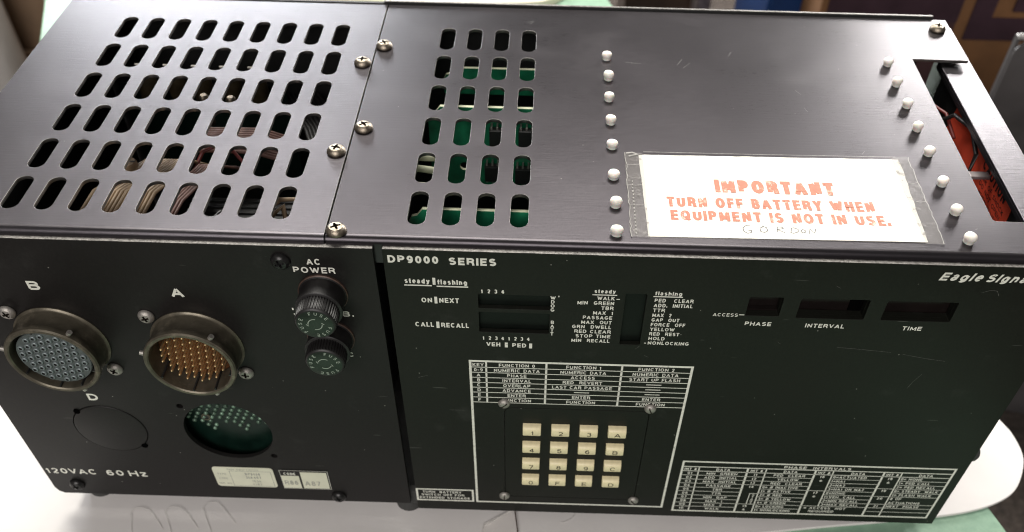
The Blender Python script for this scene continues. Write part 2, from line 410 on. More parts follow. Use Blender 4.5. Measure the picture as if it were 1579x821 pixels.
def strip(pts, t):
    """outline of one stroke of width t as a mitred band"""
    P = []
    for q_ in pts:
        if not P or math.hypot(q_[0] - P[-1][0], q_[1] - P[-1][1]) > 1e-4: P.append(q_)
    closed = len(P) > 3 and math.hypot(P[0][0] - P[-1][0], P[0][1] - P[-1][1]) < 1e-3
    if closed: P = P[:-1]
    n = len(P); L = []; R_ = []
    def unit(a, b):
        d = math.hypot(b[0] - a[0], b[1] - a[1]); return ((b[0] - a[0]) / d, (b[1] - a[1]) / d)
    for i in range(n):
        if closed or 0 < i < n - 1: d0 = unit(P[i - 1], P[i]); d1 = unit(P[i], P[(i + 1) % n])
        elif i == 0: d0 = d1 = unit(P[0], P[1])
        else: d0 = d1 = unit(P[-2], P[-1])
        nx, ny = -(d0[1] + d1[1]), d0[0] + d1[0]; l = math.hypot(nx, ny)
        if l < 1e-3: nx, ny = -d0[1], d0[0]; k = 1
        else: nx /= l; ny /= l; k = min(1.7, 1 / max(.3, nx * -d0[1] + ny * d0[0]))
        L.append((P[i][0] + nx * k * t / 2, P[i][1] + ny * k * t / 2)); R_.append((P[i][0] - nx * k * t / 2, P[i][1] - ny * k * t / 2))
    m_ = n if closed else n - 1
    return L + R_, [(i, (i + 1) % n, n + (i + 1) % n, n + i) for i in range(m_)]
class Ink(MB):
    def __init__(s, fn): super().__init__(); s.fn = fn
    def put(s, vs, fs, k, rot=None):
        out = []
        n = max(1, len(vs) // 2)
        for i, (a, b) in enumerate(vs):
            p3 = Vector(s.fn(a, b)); out.append(tuple(p3 + s.lift * (.026 * k + .022 * (i % n) / n)))
        s.add(out, fs)
    lift = Vector((0, 0, 0))
    def T(s, txt, base, cap, x0=None, x1=None, xc=None, ws=1.0, bold=.02, shear=0., rise=0., gap=.20, warp=None):
        ws *= .95
        t = (.165 + bold * 1.8) * cap
        nat = sum(GL[c][0] for c in txt) * cap + gap * cap * (len(txt) - 1)
        if x0 is not None and x1 is not None: f = (x1 - x0) / nat; x = x0
        else:
            f = ws; x = x0 if x0 is not None else (x1 - nat * f if x1 is not None else xc - nat * f / 2)
        if s.lift.length == 0: s.lift = (Vector(s.fn(1, 0)) - Vector(s.fn(0, 0))).cross(Vector(s.fn(0, 1)) - Vector(s.fn(0, 0)))
        for c in txt:
            w_, st = GL[c]; W = w_ * cap * f
            for k, pl in enumerate(st):
                thin = W < t * 1.3
                pts = [(x + (W / 2 if thin and len({round(p_[0], 3) for p_ in pl}) == 1 else t / 2 + px_ * (W - t)), t / 2 + py_ * (cap - t)) for px_, py_ in pl]
                if len(pl) > 1:      # square ends reach the cap line, as in the print
                    pts = [pts[0]] + pts[1:]
                    for e0, e1 in ((0, 1), (-1, -2)):
                        dx, dy = pts[e0][0] - pts[e1][0], pts[e0][1] - pts[e1][1]; d = math.hypot(dx, dy) or 1
                        if len(pl) < 9 and not (abs(pl[0][0] - pl[-1][0]) < .01 and abs(pl[0][1] - pl[-1][1]) < .01): q__ = t / 2 * (max(abs(dx), abs(dy)) / d) ** 2; pts[e0] = (pts[e0][0] + dx / d * q__, pts[e0][1] + dy / d * q__)
                runs = [[pts[0]]]
                for i_ in range(1, len(pts)):
                    runs[-1].append(pts[i_])
                    if i_ < len(pts) - 1:
                        ax_, ay_ = pts[i_][0] - pts[i_ - 1][0], pts[i_][1] - pts[i_ - 1][1]; bx_, by_ = pts[i_ + 1][0] - pts[i_][0], pts[i_ + 1][1] - pts[i_][1]
                        if ax_ * bx_ + ay_ * by_ < -.25 * math.hypot(ax_, ay_) * math.hypot(bx_, by_): runs.append([pts[i_]])
                for rn_, run in enumerate(runs):
                    vs, fs = strip(run, t)
                    vs = [(a + shear * b, b) for a, b in vs]
                    vs = [(a, base + b + rise * (a - x)) for a, b in vs]
                    if warp: vs = [warp(a, b) for a, b in vs]
                    s.put(vs, fs, k * 2 + rn_)
            x += W + gap * cap * f
    def R(s, x0, x1, z0, z1):
        s.add([s.fn(x0, z0), s.fn(x1, z0), s.fn(x1, z1), s.fn(x0, z1)], [(0, 1, 2, 3)])
    def frame(s, x0, x1, z0, z1, t):
        s.R(x0, x1, z1 - t, z1); s.R(x0, x1, z0, z0 + t); s.R(x0, x0 + t, z0 + t, z1 - t); s.R(x1 - t, x1, z0 + t, z1 - t)
    def line(s, pts, w):
        s.add(*(lambda r: ([s.fn(a, b) for a, b in r[0]], r[1]))(strip(pts, w)))
FR = lambda a, b: (a, -.07, b)          # print on the front panels
def onfront(a, b, c): return (a, -c - PANT, b)   # plates standing in the front plane: c = 0 is the back face
PANT = 0
def front_plate(y0):                     # y0 = front face
    return lambda a, b, c: (a, y0 - c, b)
def top_plate(z0): return lambda a, b, c: (a, b, z0 + c)

# ------------------------------------------------------------------ setting
ZT = -178.0          # surface the feet stand on
ZTAB = -180.0
ZF = -560.0
fl = MB(); fl.add([(-3000, -1500, ZF), (3200, -1500, ZF), (3200, 4200, ZF), (-3000, 4200, ZF)], [(0, 1, 2, 3)])
o = fl.build('carpet_floor', 'carpet', org=(0, 1000, ZF)); o['kind'] = 'structure'
o['label'] = 'brown mottled carpet floor below the table'

# ------------------------------------------------------------------ table
u = Vector((.3096, -.9509, 0)); w = Vector((.9509, .3096, 0))
tbl = empty('table', (-250, 350, ZF), 'pale green table top under the white board and the black controller', 'table')
def uw(a, b, z): p = u * a + w * b; return (p.x, p.y, z)
tp = MB()
lp = [uw(a, b, 0)[:2] for a, b in rect(-1050, 250, -266.8, 233.5, 12)]
tp.plate(lp, [], lambda a, b, c: (a, b, ZTAB + c), 14, 1.2, 0, 0)
tp.build('table_top', 'table', tbl)
lg = MB()
lg.box(-18, 18, -18, 18, ZF, ZTAB - 14.5, 0, 2)
first = None
for a, b in ((-990, -215), (-990, 185), (190, -215), (190, 185)):
    p = uw(a, b, 0)
    if first is None: lg.v = [(x + p[0], y + p[1], z) for x, y, z in lg.v]; first = lg.build('leg', 'wood_dark', tbl, (p[0], p[1], ZF))
    else: again(first, (p[0], p[1], ZF))

# white board under the unit
def smooth_loop(pts, n=4):
    out = []
    for i in range(len(pts)):
        p0, p1, p2, p3 = [Vector((*pts[(i + k) % len(pts)], 0)) for k in (-1, 0, 1, 2)]
        for j in range(n):
            t = j / n
            q = .5 * ((2 * p1) + (-p0 + p2) * t + (2 * p0 - 5 * p1 + 4 * p2 - p3) * t * t + (-p0 + 3 * p1 - 3 * p2 + p3) * t ** 3)
            out.append((q.x, q.y))
    return out
bl = [(-420, -88), (-150, -45), (119.4, -3.6), (170.2, 3.6), (207.7, 8.9), (229.8, 13.6), (245, 19.4), (256, 27), (264, 39), (268.2, 51), (267.3, 65), (263.5, 75.2),
      (245, 118), (215, 185), (160, 290), (120, 330), (60, 340), (-100, 320), (-260, 300), (-325, 270), (-345, 180), (-400, 0)]
wb = MB(); wb.plate(smooth_loop(bl), [], top_plate(ZT), 1.9, .3, 0, 0)
o = wb.build('white_board', 'sheet', org=(-80, 120, ZTAB))
o['label'] = 'white board with rounded corner lying on the green table under the controller'; o['category'] = 'board'
# cream card further back on the table
bl = [(-330, 545), (-200, 548), (-60, 549), (-12, 553), (4, 559), (14, 569), (20, 590), (0, 660), (-330, 640)]
wb = MB(); wb.plate(smooth_loop(bl), [], top_plate(ZTAB + 6.5), 6.4, .8, 0, 0)
o = wb.build('cream_folder', 'cream', org=(-150, 600, ZTAB))
o['label'] = 'cream folder with a rounded corner on the table just behind the controller'; o['category'] = 'folder'

# thin threads and a scrap of cellophane in front
def thread(pts, label, r=.10):
    n = []
    P = [Vector(p) for p in pts]
    for i in range(len(P) - 1):
        p0, p1, p2, p3 = P[max(i - 1, 0)], P[i], P[i + 1], P[min(i + 2, len(P) - 1)]
        for j in range(6):
            t = j / 6
            n.append(.5 * ((2 * p1) + (-p0 + p2) * t + (2 * p0 - 5 * p1 + 4 * p2 - p3) * t * t + (-p0 + 3 * p1 - 3 * p2 + p3) * t ** 3))
    n.append(P[-1])
    mb = MB(); mb.tube([(p.x, p.y, p.z + ZT + r + .03) for p in n], r, 6)
    o = mb.build('nylon_thread', 'thread', org=(P[0].x, P[0].y, ZT), smooth=60)
    o['label'] = label; o['category'] = 'thread'; o['group'] = 'thread hooks on the white board'
thread([(-165.6, -11.5, 0), (-170.5, -6.3, .5), (-176, -1.4, 1.), (-180, 0, 1.2), (-183.2, -.5, 1.2), (-184.6, -2.9, 1.), (-182.8, -6.3, .6), (-178.5, -14.2, .3), (-173, -26, 0)],
       'middle one of the three pale hairpin threads before the power panel')
thread([(-147.6, -7.8, 0), (-152.3, -3.3, .5), (-158.8, 2.8, 1.), (-161.7, 3.4, 1.2), (-164.4, 3, 1.2), (-166.4, .5, 1.), (-165.3, -1.8, .6), (-158.6, -13.5, .3), (-153, -25, 0)],
       'right one of the pale hairpin threads, below the cream nameplates')
thread([(-183.0, -12.5, 0), (-187.5, -7.6, .5), (-193, -2.6, 1.), (-197, -1.2, 1.2), (-200.4, -1.8, 1.2), (-201.6, -4.2, 1.), (-200.2, -8.3, .6), (-197.5, -16, .3), (-192, -27, 0)],
       'leftmost pale hairpin thread, below the 120 VAC lettering')
thread([(23.8, 6, 0), (23.4, 3.4, .3), (21.6, .6, .5), (18.6, -1.2, .4), (16.2, -1.7, 0)], 'small pale thread arc on the white board below the keypad')
ce = MB()
ce.add([(-7.5, 5, ZT + 1.6), (-22.8, -4.1, ZT + .5), (-24.6, -22, ZT + .2), (-4.6, -22, ZT + .4), (-5.5, -8.1, ZT + 1.4)], [(0, 1, 2, 3, 4)])
for a, b in (((-7.5, 5, 1.7), (-22.8, -4.1, .6)), ((-7.9, 4.6, 1.9), (-20.5, -4.4, .9)), ((-7, 4.9, 1.8), (-22.5, -5, .8)), ((-22.8, -4.1, .6), (-24.6, -22, .3))):
    ce.tube([(a[0], a[1], ZT + a[2]), (b[0], b[1], ZT + b[2])], .17, 5, 1)
ce.tube([(-7.5, 5, ZT + 1.7), (-6.6, -1, ZT + 1.8), (-5.5, -8.1, ZT + 1.4), (-4.6, -22, ZT + .4)], .3, 5, 2)
o = ce.build('cellophane_scrap', ['cello', 'thread', 'rust_ring'], org=(-14, -8, ZT), recalc=False)
o['label'] = 'creased scrap of clear cellophane sticking out under the controller below the keypad'; o['category'] = 'scrap'

# ------------------------------------------------------------------ things behind (out of focus)
bx = empty('moving_box', (480, 860, ZF), 'kraft cardboard box with purple and maroon print on the floor behind', 'box')
b = MB(); b.box(296, 700, 700, 1000, ZF, -60, 0, 2); b.build('carton', 'kraft', bx)
b = MB(); b.box(303, 445, 698.6, 699.6, -330, -75); b.build('printed_panel', 'maroon', bx, label='plum coloured printed panel')
b = MB(); b.box(303, 445, 697.4, 698.4, -252, -225); b.build('printed_band', 'purple', bx)
b = MB(); b.plate(rect(458, 580, -271, -120), [rect(481, 557, -246, -150)], front_plate(697.6), 1.6, 0, 0, 0)
b.box(500, 520, 696.4, 699.2, -238, -216); b.build('printed_square', 'purple', bx, label='hollow purple printed square')
b = MB()
b.plate(rect(384, 760, ZF, -143, 14), [], lambda a, c, d: (a, 450 - d + (a - 377) * -.25, c), 3, .5, 0, 0)
b.plate(rect(452, 458, ZF, -143, 1), [], lambda a, c, d: (387 + d, a, c), 3, .5, 0, 0)
tub = empty('storage_tub', (520, 520, ZF), 'cloudy grey plastic tub with pale rim right of the moving box', 'tub')
b.build('tub_body', 'tub', tub)
b = MB(); b.tube([(384, 451, -142), (408, 444, -142), (760, 356, -142)], 2.6, 10); b.build('tub_rim', 'tub_rim', tub, smooth=60)

b = MB(); b.box(258, 312, 780, 960, ZF, -140, 0, 4); b.box(262, 308, 776, 779, -520, -220, 0, 1)
o = b.build('blue_crate', 'blue', org=(285, 870, ZF)); o['label'] = 'blue plastic crate edge left of the purple box'; o['category'] = 'crate'
b = MB(); b.box(120, 225, 1100, 1250, ZF, -170, 0, 6); b.box(128, 217, 1095, 1099, -520, -260, 0, 1)
o = b.build('dark_case', 'wood_dark', org=(170, 1170, ZF)); o['label'] = 'dark brown case standing on the carpet behind the controller'; o['category'] = 'case'
b = MB(); b.box(214, 236, 1010, 1060, ZF, -120, 0, 4)
o = b.build('pale_post', 'grey_metal', org=(225, 1035, ZF)); o['label'] = 'thin grey post between the dark case and the blue crate'; o['category'] = 'post'
b = MB(); b.box(-860, -560, 930, 1150, ZF, -180, 0, 6); b.box(-850, -575, 918, 929, ZF + 10, -440, 0, 2)
o = b.build('cardboard_box', 'brown_card', org=(-700, 1040, ZF)); o['label'] = 'brown cardboard box on the floor beyond the table at the left'; o['category'] = 'box'
b = MB(); b.box(-1150, -712, 800, 915, ZF, -120, 0, 40)
o = b.build('floor_cushion', 'pale_cloth', org=(-940, 860, ZF), smooth=50); o['label'] = 'pale grey cushion standing at the far left edge behind the table'; o['category'] = 'cushion'

# ------------------------------------------------------------------ the controller
CT = empty('traffic_signal_controller', (-17, 92, ZT), 'black metal traffic signal controller with slotted top, keypad and round connectors on the white board', 'controller')
XL, XSEAM, XR = -231.8, -76.75, 197.4
YB = 181.2
PL = (-236.2, -59.3, -166.9); PR = (-55.9, 202.5, -171.2)
PZ = -2.9; PT = 2.2

def cover(x0, x1, holes, outer, name, mats, label):
    c = MB()
    c.plate(outer, holes, top_plate(0), 1.5, .07, 0, 1)
    r = 2.6; n = 7; ys = 4.6           # folded front lip
    prof = [(ys, 0)] + [(ys - r * math.sin(PI / 2 * i / n), -r + r * math.cos(PI / 2 * i / n)) for i in range(1, n + 1)] + [(ys - r, -11)]
    vs = []; fs = []
    for y, z in prof: vs += [(x0, y, z), (x1, y, z)]
    for i in range(len(prof) - 1): fs.append((2 * i, 2 * i + 1, 2 * i + 3, 2 * i + 2))
    c.add(vs, fs, 0)
    for xx in (x0, x1):                # end faces of the lip
        c.add([(xx, ys, -1.5)] + [(xx, y, z) for y, z in prof], [tuple(range(len(prof) + 1))], 0)
    return c.build(name, mats, CT, smooth=30, label=label, recalc=False)
xl, yl, xr_, yr_, q, p = -196.746, 150.848, -44.677, 149.226, 25.606, 12.7
hl = []
for j in range(6):
    for i in range(9):
        x = xl + i * p; hl.append(slot(x, yl - j * q - (x + 146) * .019, 6.9, 20.2))
cover(XL, XSEAM - .35, hl, rect(XL, XSEAM - .35, 4.6, YB), 'top_cover', ['cover', 'bare'], 'left cover with six rows of nine slots')
hr_ = []
for j in range(6):
    for i in range(4):
        x = xr_ + i * p; hr_.append(slot(x, yr_ - j * q, 6.8, 20.2))
outer = [(XSEAM + .35, 4.6), (XR, 4.6), (XR, 22.3), (172.2, 23.0), (171.4, 23.8), (171.4, 142.6), (XR, 142.3), (XR, YB), (XSEAM + .35, YB)]
cover(XSEAM + .35, XR, hr_, outer, 'top_cover', ['cover_dark', 'bare'], 'right cover with notched right side and white pegs')

# chassis shell
c = MB()
c.box(XL + .5, XL + 2, 7, YB, -167, -1.9)
c.box(XL + .5, 199.5, 3.2, YB + 2.3, -170.2, -168.2)
c.build('chassis', ['dark'], CT)
c = MB(); c.box(XL, -79, YB + .9, YB + 2.4, -168, .3); c.box(-79, 191.5, YB + .9, YB + 2.4, -168, .9)
c.build('rear_panel', ['dark'], CT)
c = MB(); c.box(-79, 191.5, YB + 1.2, YB + 2.3, .92, 1.25); c.build('rear_edge', ['worn'], CT)
# right side wall: channel with top flange
c = MB()
c.box(199.2, 200.7, 3.5, YB - 1, -168, -3.2)
c.box(185.8, 200.7, 24.2, 146.8, -4.4, -3.0, 0, .3); c.box(185.8, 187.0, 24.2, 146.8, -6.4, -4.45)
c.box(186, 198, 5.5, 24, -4.4, -3.0)
c.build('side_wall', ['cover'], CT)
c = MB(); c.box(202.9, 203.3, 3, 8, -9, -8.6)
c = MB(); c.lathe([(3.6, 0), (4.6, .8), (4.6, 5.6), (3.4, 7.2)], (200.9, 8.0, -121.5), '+x', 24); c.build('side_bumper', ['rubber'], CT, smooth=40)
c = MB(); c.box(-78.2, -76.9, 3, YB - 2, -168, -2.2)
c.build('divider', ['dark'], CT)

# front panels
def bevel_outer(x0, x1, z0, z1, cl=0):
    if cl: return [(x0 + 3.4, z0), (x1, z0), (x1, z1), (x0, z1), (x0, z0 + 4.6), (x0 + 1.2, z0 + 1.6)]
    return rect(x0, x1, z0, z1)
GC = (-137.9, -113.3); DC = (-191.6, -113.5); AC = (-136.6, -56.0); BC = (-191.7, -56.0)
hs = [circ(*GC, 19.76, 64), circ(DC[0], DC[1], 16.3, 56), circ(GC[0] - 17.4, GC[1] + 17.4, 1.5, 14), circ(GC[0] + 17.4, GC[1] - 17.4, 1.5, 14),
      circ(AC[0], AC[1], 17.2, 48), circ(BC[0], BC[1], 17.2, 48)]
fp = MB(); fp.plate(bevel_outer(PL[0], PL[1], PL[2], PZ, 1), hs, front_plate(0), PT, .15, 0, 1)
# plate() maps c from 0 to -thick, so the sheet runs from y = 0 back to y = PT
fpl = fp.build('front_panel', ['panel_l', 'panel_l'], CT, label='left panel with round connectors and fuse holders')
windows = [(-21.5, 6.0, -30.9, -23.6), (-21.5, 6.0, -43.8, -32.9), (34.4, 42.5, -48.6, -21.1), (81.2, 94.1, -30.6, -20.9), (100.7, 126.7, -31.1, -20.9), (133.3, 159.9, -31.0, -20.9)]
KPL = (-12.0, 51.5, -158.0, -90.0)
fp = MB(); fp.plate(rect(PR[0], PR[1], PR[2], PZ), [rect(a, b, c_, d, .5, 2) for a, b, c_, d in windows] + [rect(KPL[0], KPL[1], KPL[2], KPL[3], 3.5)], front_plate(0), PT, .15, 0, 0)
fpr = fp.build('front_panel', ['panel'], CT, label='right panel with display windows, keypad and printed tables')
for n_, (a, b, d) in enumerate(((PL[0] + .2, PL[1] - .2, 0), (PR[0] + .2, PR[1] - .2, 1))):
    e = MB(); k = 46
    for i in range(k):
        x0 = a + (b - a) * i / k; x1 = a + (b - a) * (i + 1) / k
        j0 = random.uniform(0, .16); e.box(x0, x1, .10 + j0, PT - .12, PZ - .05, PZ + .03 + random.uniform(0, .02))
    e.build('worn_edge', ['worn'], [fpl, fpr][n_])
# D blanking disc, seen through its hole
e = MB(); e.plate(circ(DC[0], DC[1], 21, 48), [], front_plate(PT + .05 - 1.1), 1.0 , 0, 0, 0)
e.v = [(x, y + 1.1, z) for x, y, z in e.v]
e.build('blanking_plate', ['panel_l'], fpl)
e = MB(); e.lathe([(16.0, 0), (16.0, 1.35), (15.8, 1.6), (15.3, 1.68)], (DC[0], 1.35, DC[1]), '-y', 64); e.build('blanking_disc', ['panel_l'], fpl, smooth=25)
for (hx, hz) in ((-202.8, -101.5), (-179.8, -125.3)):
    e = MB(); e.lathe([(1.5, -.4), (1.5, .42)], (hx, .0, hz), '-y', 16); e.build('screw_hole', ['void'], fpl)

# screws ------------------------------------------------------------
def phillips(name, c, ax, R, H, mats, parent, rot=.3, mod=1.):
    """domed head with a real cross recess"""
    mb = MB()
    rt = R * .64
    mb.lathe([(R * .96, 0), (R, H * .12), (R * .98, H * .38), (R * .86, H * .74), (rt, H)], (0, 0, 0), '+z', 28, 0, cap=False)
    a, b_ = R * .14, R * .50
    cross = []
    for k in range(4):
        th = k * PI / 2 + rot
        for (px_, py_) in ((b_, -a * .8), (b_, a * .8), (a, a)):
            cross.append((px_ * math.cos(th) - py_ * math.sin(th), px_ * math.sin(th) + py_ * math.cos(th)))
    mb.plate(circ(0, 0, rt, 28), [cross], lambda x, y, z: (x, y, H + z - .02 + .12 * H * (1 - (x * x + y * y) / rt ** 2)), H * .5, 0, 0, 1)
    mb.lathe([(rt * .95, H * .42), (.01, H * .25)], (0, 0, 0), '+z', 16, 1, cap=False)
    f = {'+z': lambda x, y, z: (x, y, z), '-y': lambda x, y, z: (x, -z, y)}[ax]
    mb.v = [tuple(Vector(f(*v)) + Vector(c)) for v in mb.v]
    return mb.build(name, mats, parent, org=c, smooth=35)
s1 = phillips('screw', (-73.2, 139.5, .05), '+z', 3.85, 2.5, ['brassy', 'recess'], CT, .5)
for (x, y, r) in ((-80.9, 124, 1.1), (-72.6, 72.1, 0.2), (-81.1, 55, .8), (-72.8, 5.6, .0)):
    o = again(s1, (x, y, .05)); o.rotation_euler = (0, 0, r)
o = again(s1, (190.6, 170.8, .05)); o.rotation_euler = (0, 0, .7)
s2 = phillips('screw', (-207.6, -.05, -40.2), '-y', 3.25, 2.0, ['steel', 'recess'], CT, .4)
for (x, z, r) in ((-175.7, -72, .9), (-152.8, -40.3, 0.1), (-120.4, -72, .5)):
    o = again(s2, (x, -.05, z)); o.rotation_euler = (0, r, 0)
s3 = phillips('screw', (-93.8, -.05, -9.6), '-y', 3.7, 2.3, ['black_screw', 'ic'], CT, .35)
for (x, z) in ((-223.3, -158.4), (-94.4, -162.0)): again(s3, (x, -.05, z))
# slotted screws on the keypad plate
def slotted(c, parent, rot):
    mb = MB(); R, H = 2.6, 2.0
    mb.lathe([(R, 0), (R, .3), (R * .93, .9), (R * .72, 1.5), (R * .38, 1.85), (.05, 1.95)], (0, 0, 0), '+z', 28, 0, cap=False)
    ca, sa = math.cos(rot), math.sin(rot)
    vs = [(x * ca - y * sa, x * sa + y * ca, z) for x, y, z in ((-R * .9, -.28, .9), (R * .9, -.28, .9), (R * .9, .28, .9), (-R * .9, .28, .9), (-R * .55, -.28, 2.02), (R * .55, -.28, 2.02), (R * .55, .28, 2.02), (-R * .55, .28, 2.02))]
    mb.add(vs, [(4, 5, 6, 7), (0, 1, 5, 4), (1, 2, 6, 5), (2, 3, 7, 6), (3, 0, 4, 7)], 1)
    mb.v = [(x + c[0], -z + c[1], y + c[2]) for x, y, z in mb.v]
    return mb.build('screw', ['steel', 'recess'], parent, org=c, smooth=50)
for x, z, r in ((-12.0, -86.9, .8), (51.3, -87.6, -1.2), (-12.3, -157.0, 1.5), (51.0, -157.8, -.9)): slotted((x, -.15, z), CT, r)

# white nylon pegs --------------------------------------------------
ly = (135.506, 117.87, 100.475, 82.474, 64.726, 44.252, 26.389, 9.491)
pg = MB(); pg.lathe([(1.9, 0), (1.95, 1.2), (2.25, 1.6), (2.3, 2.2), (2.0, 2.9), (1.3, 3.3), (.4, 3.45)], (0, 0, 0), '+z', 20, 0)
pg.v = [(x + 29.45, y + ly[0] - .8, z) for x, y, z in pg.v]
peg = pg.build('nylon_peg', ['led'], CT, org=(29.45, ly[0] - .8, 0), smooth=60)
for xx in (29.45, 158.2):
    for y in ly:
        if (xx, y) == (29.45, ly[0]): continue
        o = again(peg, (xx + random.uniform(-.25, .25), y + (xx - 94) * .012, 0)); k = random.uniform(.94, 1.06); o.scale = (k, random.uniform(.94, 1.06), random.uniform(.9, 1.12)); o.rotation_euler = (random.uniform(-.05, .05), random.uniform(-.05, .05), random.uniform(0, 3))

# rubber foot and others
ft = MB(); ft.lathe([(6.2, 0), (6.8, .6), (6.9, 6.0), (6.0, 7.4)], (-61.6, 9.0, ZT + .02), '+z', 32, 0)
foot = ft.build('rubber_foot', ['rubber'], CT, org=(-61.6, 9.0, ZT), smooth=40)
for xx, yy in ((-221, 12), (190, 12), (-221, 168), (-61.6, 168), (190, 168)): again(foot, (xx, yy, ZT))
e = MB(); e.box(-60.5, -54.5, 2.6, 6, -170.5, -160); e.build('corner_bracket', ['rubber'], CT)

# connectors --------------------------------------------------------
def connector(c, kind, label):
    cx, cz = c
    R = 18.1; L = 12.2
    sh = MB()
    sh.lathe([(17.0, -3), (18.7, -.2), (18.7, .5), (18.0, 1.0), (17.7, 1.6), (17.7, L - 3.4), (18.1, L - 2.8), (R, L - .7), (R - .5, L), (16.5, L), (16.0, L - .5), (15.9, L - 3), (15.7, -2.5)], (cx, 0, cz), '-y', 72, 0, cap=False)
    s = sh.build('connector', ['shell'], CT, org=(cx, 0, cz), smooth=35, label=label)
    # polarising key ribs inside the shell, bayonet pins outside
    first = None
    for a in (-100, -150, -65, -20, 100):
        k = MB(); t = math.radians(a); ca, sa = math.cos(t), math.sin(t)
        def P(r, d, y): return (cx + r * ca - d * sa, y, cz + r * sa + d * ca)
        r0, r1, d = 15.1, 16.05, .3
        vs = [P(r, e_, y) for r in (r0, r1) for e_ in (-d, d) for y in (-L + .6, 1.)]
        k.add(vs, [(0, 1, 3, 2), (4, 6, 7, 5), (0, 4, 5, 1), (2, 3, 7, 6), (0, 2, 6, 4), (1, 5, 7, 3)]); k.build('key_rib', ['ic'], s)
    for a in (165, 52, -72):
        k = MB(); t = math.radians(a)
        bx_ = Vector((cx + 17.6 * math.cos(t), -L + 2.2, cz + 17.6 * math.sin(t))); dx = Vector((math.cos(t), 0, math.sin(t)))
        k.tube([bx_, bx_ + dx * 1.9, bx_ + dx * 2.1], 1.05, 12); k.build('bayonet_pin', ['steel'], s, smooth=40)
    # faint engraved lines on the shell
    sp_ = 3.42; pts = []
    for j in range(-6, 7):
        for i in range(-6, 7):
            x = (i + (j % 2) * .5) * sp_; z = j * sp_ * .866; pts.append((x * math.cos(.35) - z * math.sin(.35), x * math.sin(.35) + z * math.cos(.35)))
    pts.sort(key=lambda v: v[0] ** 2 + v[1] ** 2); pts = pts[:55]
    if kind == 'pins':
        k = MB(); k.lathe([(15.6, -1), (15.6, 1.4), (15.0, 1.8)], (cx, 0, cz), '-y', 56, 0); k.build('insert', ['insert_brown'], s, smooth=30)
        pin = None
        for x, z in pts:
            o_ = (cx + x, -1.7, cz + z)
            if pin is None:
                k = MB(); k.lathe([(.62, 0), (.62, 6.4), (.5, 7.0), (.22, 7.3)], o_, '-y', 10, 0); pin = k.build('contact_pin', ['gold'], s, org=o_, smooth=40)
            else: again(pin, o_)
    else:
        k = MB(); k.lathe([(14.4, -1), (14.4, L - 2.9), (14.1, L - 2.5)], (cx, 0, cz), '-y', 56, 0); k.build('insert', ['insert_grey'], s, smooth=30)
        pin = None
        for x, z in pts:
            o_ = (cx + x, -(L - 2.5), cz + z)
            if pin is None:
                k = MB(); k.lathe([(1.28, -.2), (1.22, .55), (1.0, .75), (.66, .75), (.62, .3)], o_, '-y', 12, [0, 0, 0, 1], cap=False)
                k.lathe([(.64, .25), (.64, .28)], o_, '-y', 10, 1); pin = k.build('socket', ['socket_grey', 'ic'], s, org=o_, smooth=40)
            else: again(pin, o_)
    return s
connector(BC, 'sockets', 'round olive connector with a grey socket insert, under the letter B')
connector(AC, 'pins', 'round olive connector with gold pins, under the letter A')

# fuse holders ------------------------------------------------------
def on_disc(c, y):
    return lambda a, b: (c[0] + a, y, c[1] + b)
def fuse(c, L, rot, label):
    cx, cz = c
    f = MB()
    f.lathe([(9.5, 0), (9.5, .7), (9.1, 1.0)], (cx, -.02, cz), '-y', 48, 1, cap=False)
    f.lathe([(9.0, .9), (8.7, 1.3), (8.6, L * .50), (8.9, L * .50 + .3), (8.9, L * .50 + 1.0), (8.5, L * .50 + 1.3), (7.0, L * .50 + 1.4)], (cx, 0, cz), '-y', 48, 0, cap=False)
    h = f.build('fuse_holder', ['black_gloss', 'rust_ring'], CT, org=(cx, 0, cz), smooth=35, label=label)
    k = MB(); n = 44; y0, y1 = L * .5 + 1.2, L - 1.2; vs = []; fs = []
    ring = []
    for i in range(n * 4):
        r = 7.95 if (i % 4) in (0, 1) else 7.55
        a = 2 * PI * i / (n * 4); ring.append((r * math.cos(a), r * math.sin(a)))
    N = len(ring)
    for (yy, sc) in ((y0, .98), (y0 + .3, 1.), (y1, .985), (y1 + .5, .95)):
        for x, z in ring: vs.append((cx + x * sc, -yy, cz + z * sc))
    for j in range(3):
        for i in range(N): fs.append((j * N + i, j * N + (i + 1) % N, (j + 1) * N + (i + 1) % N, (j + 1) * N + i))
    k.add(vs, fs, 0)
    k.lathe([(7.55, y1 + .45), (7.3, L - .35), (6.8, L)], (cx, 0, cz), '-y', 48, [0, 0, 1])
    cp = k.build('fuse_cap', ['black_gloss', 'black_cap'], h, smooth=40)
    ink = Ink(on_disc(c, -L - .06)); ink.lift = Vector((0, -1, 0))
    for g in range(3):
        for i, ch in enumerate('FUSE'):
            a = rot + g * 2 * PI / 3 - (i - 1.5) * .40
            ink.T(ch, 4.75, 1.5, xc=0, ws=1.1, bold=.0, warp=lambda lx, lr, a=a: (math.cos(a) * lr + math.sin(a) * lx, math.sin(a) * lr - math.cos(a) * lx))
    for s_ in (0, PI):
        arc = [(2.6 * math.cos(rot + s_ + .2 + t * .22), 2.6 * math.sin(rot + s_ + .2 + t * .22)) for t in range(9)]
        ink.line(arc, .34)
        e_ = arc[-1]; t_ = rot + s_ + .2 + 8 * .22
        ink.line([(e_[0] * 1.3, e_[1] * 1.3), (2.6 * math.cos(t_ + .3), 2.6 * math.sin(t_ + .3))], .34)
    ink.build('lettering', ['ink_dim'], h, recalc=False)
    return h
fuse((-80.6, -25.4), 17.0, 1.2, 'upper black fuse holder with ribbed cap')
fuse((-81.2, -49.2), 14.8, .8, 'lower black fuse holder with ribbed cap')

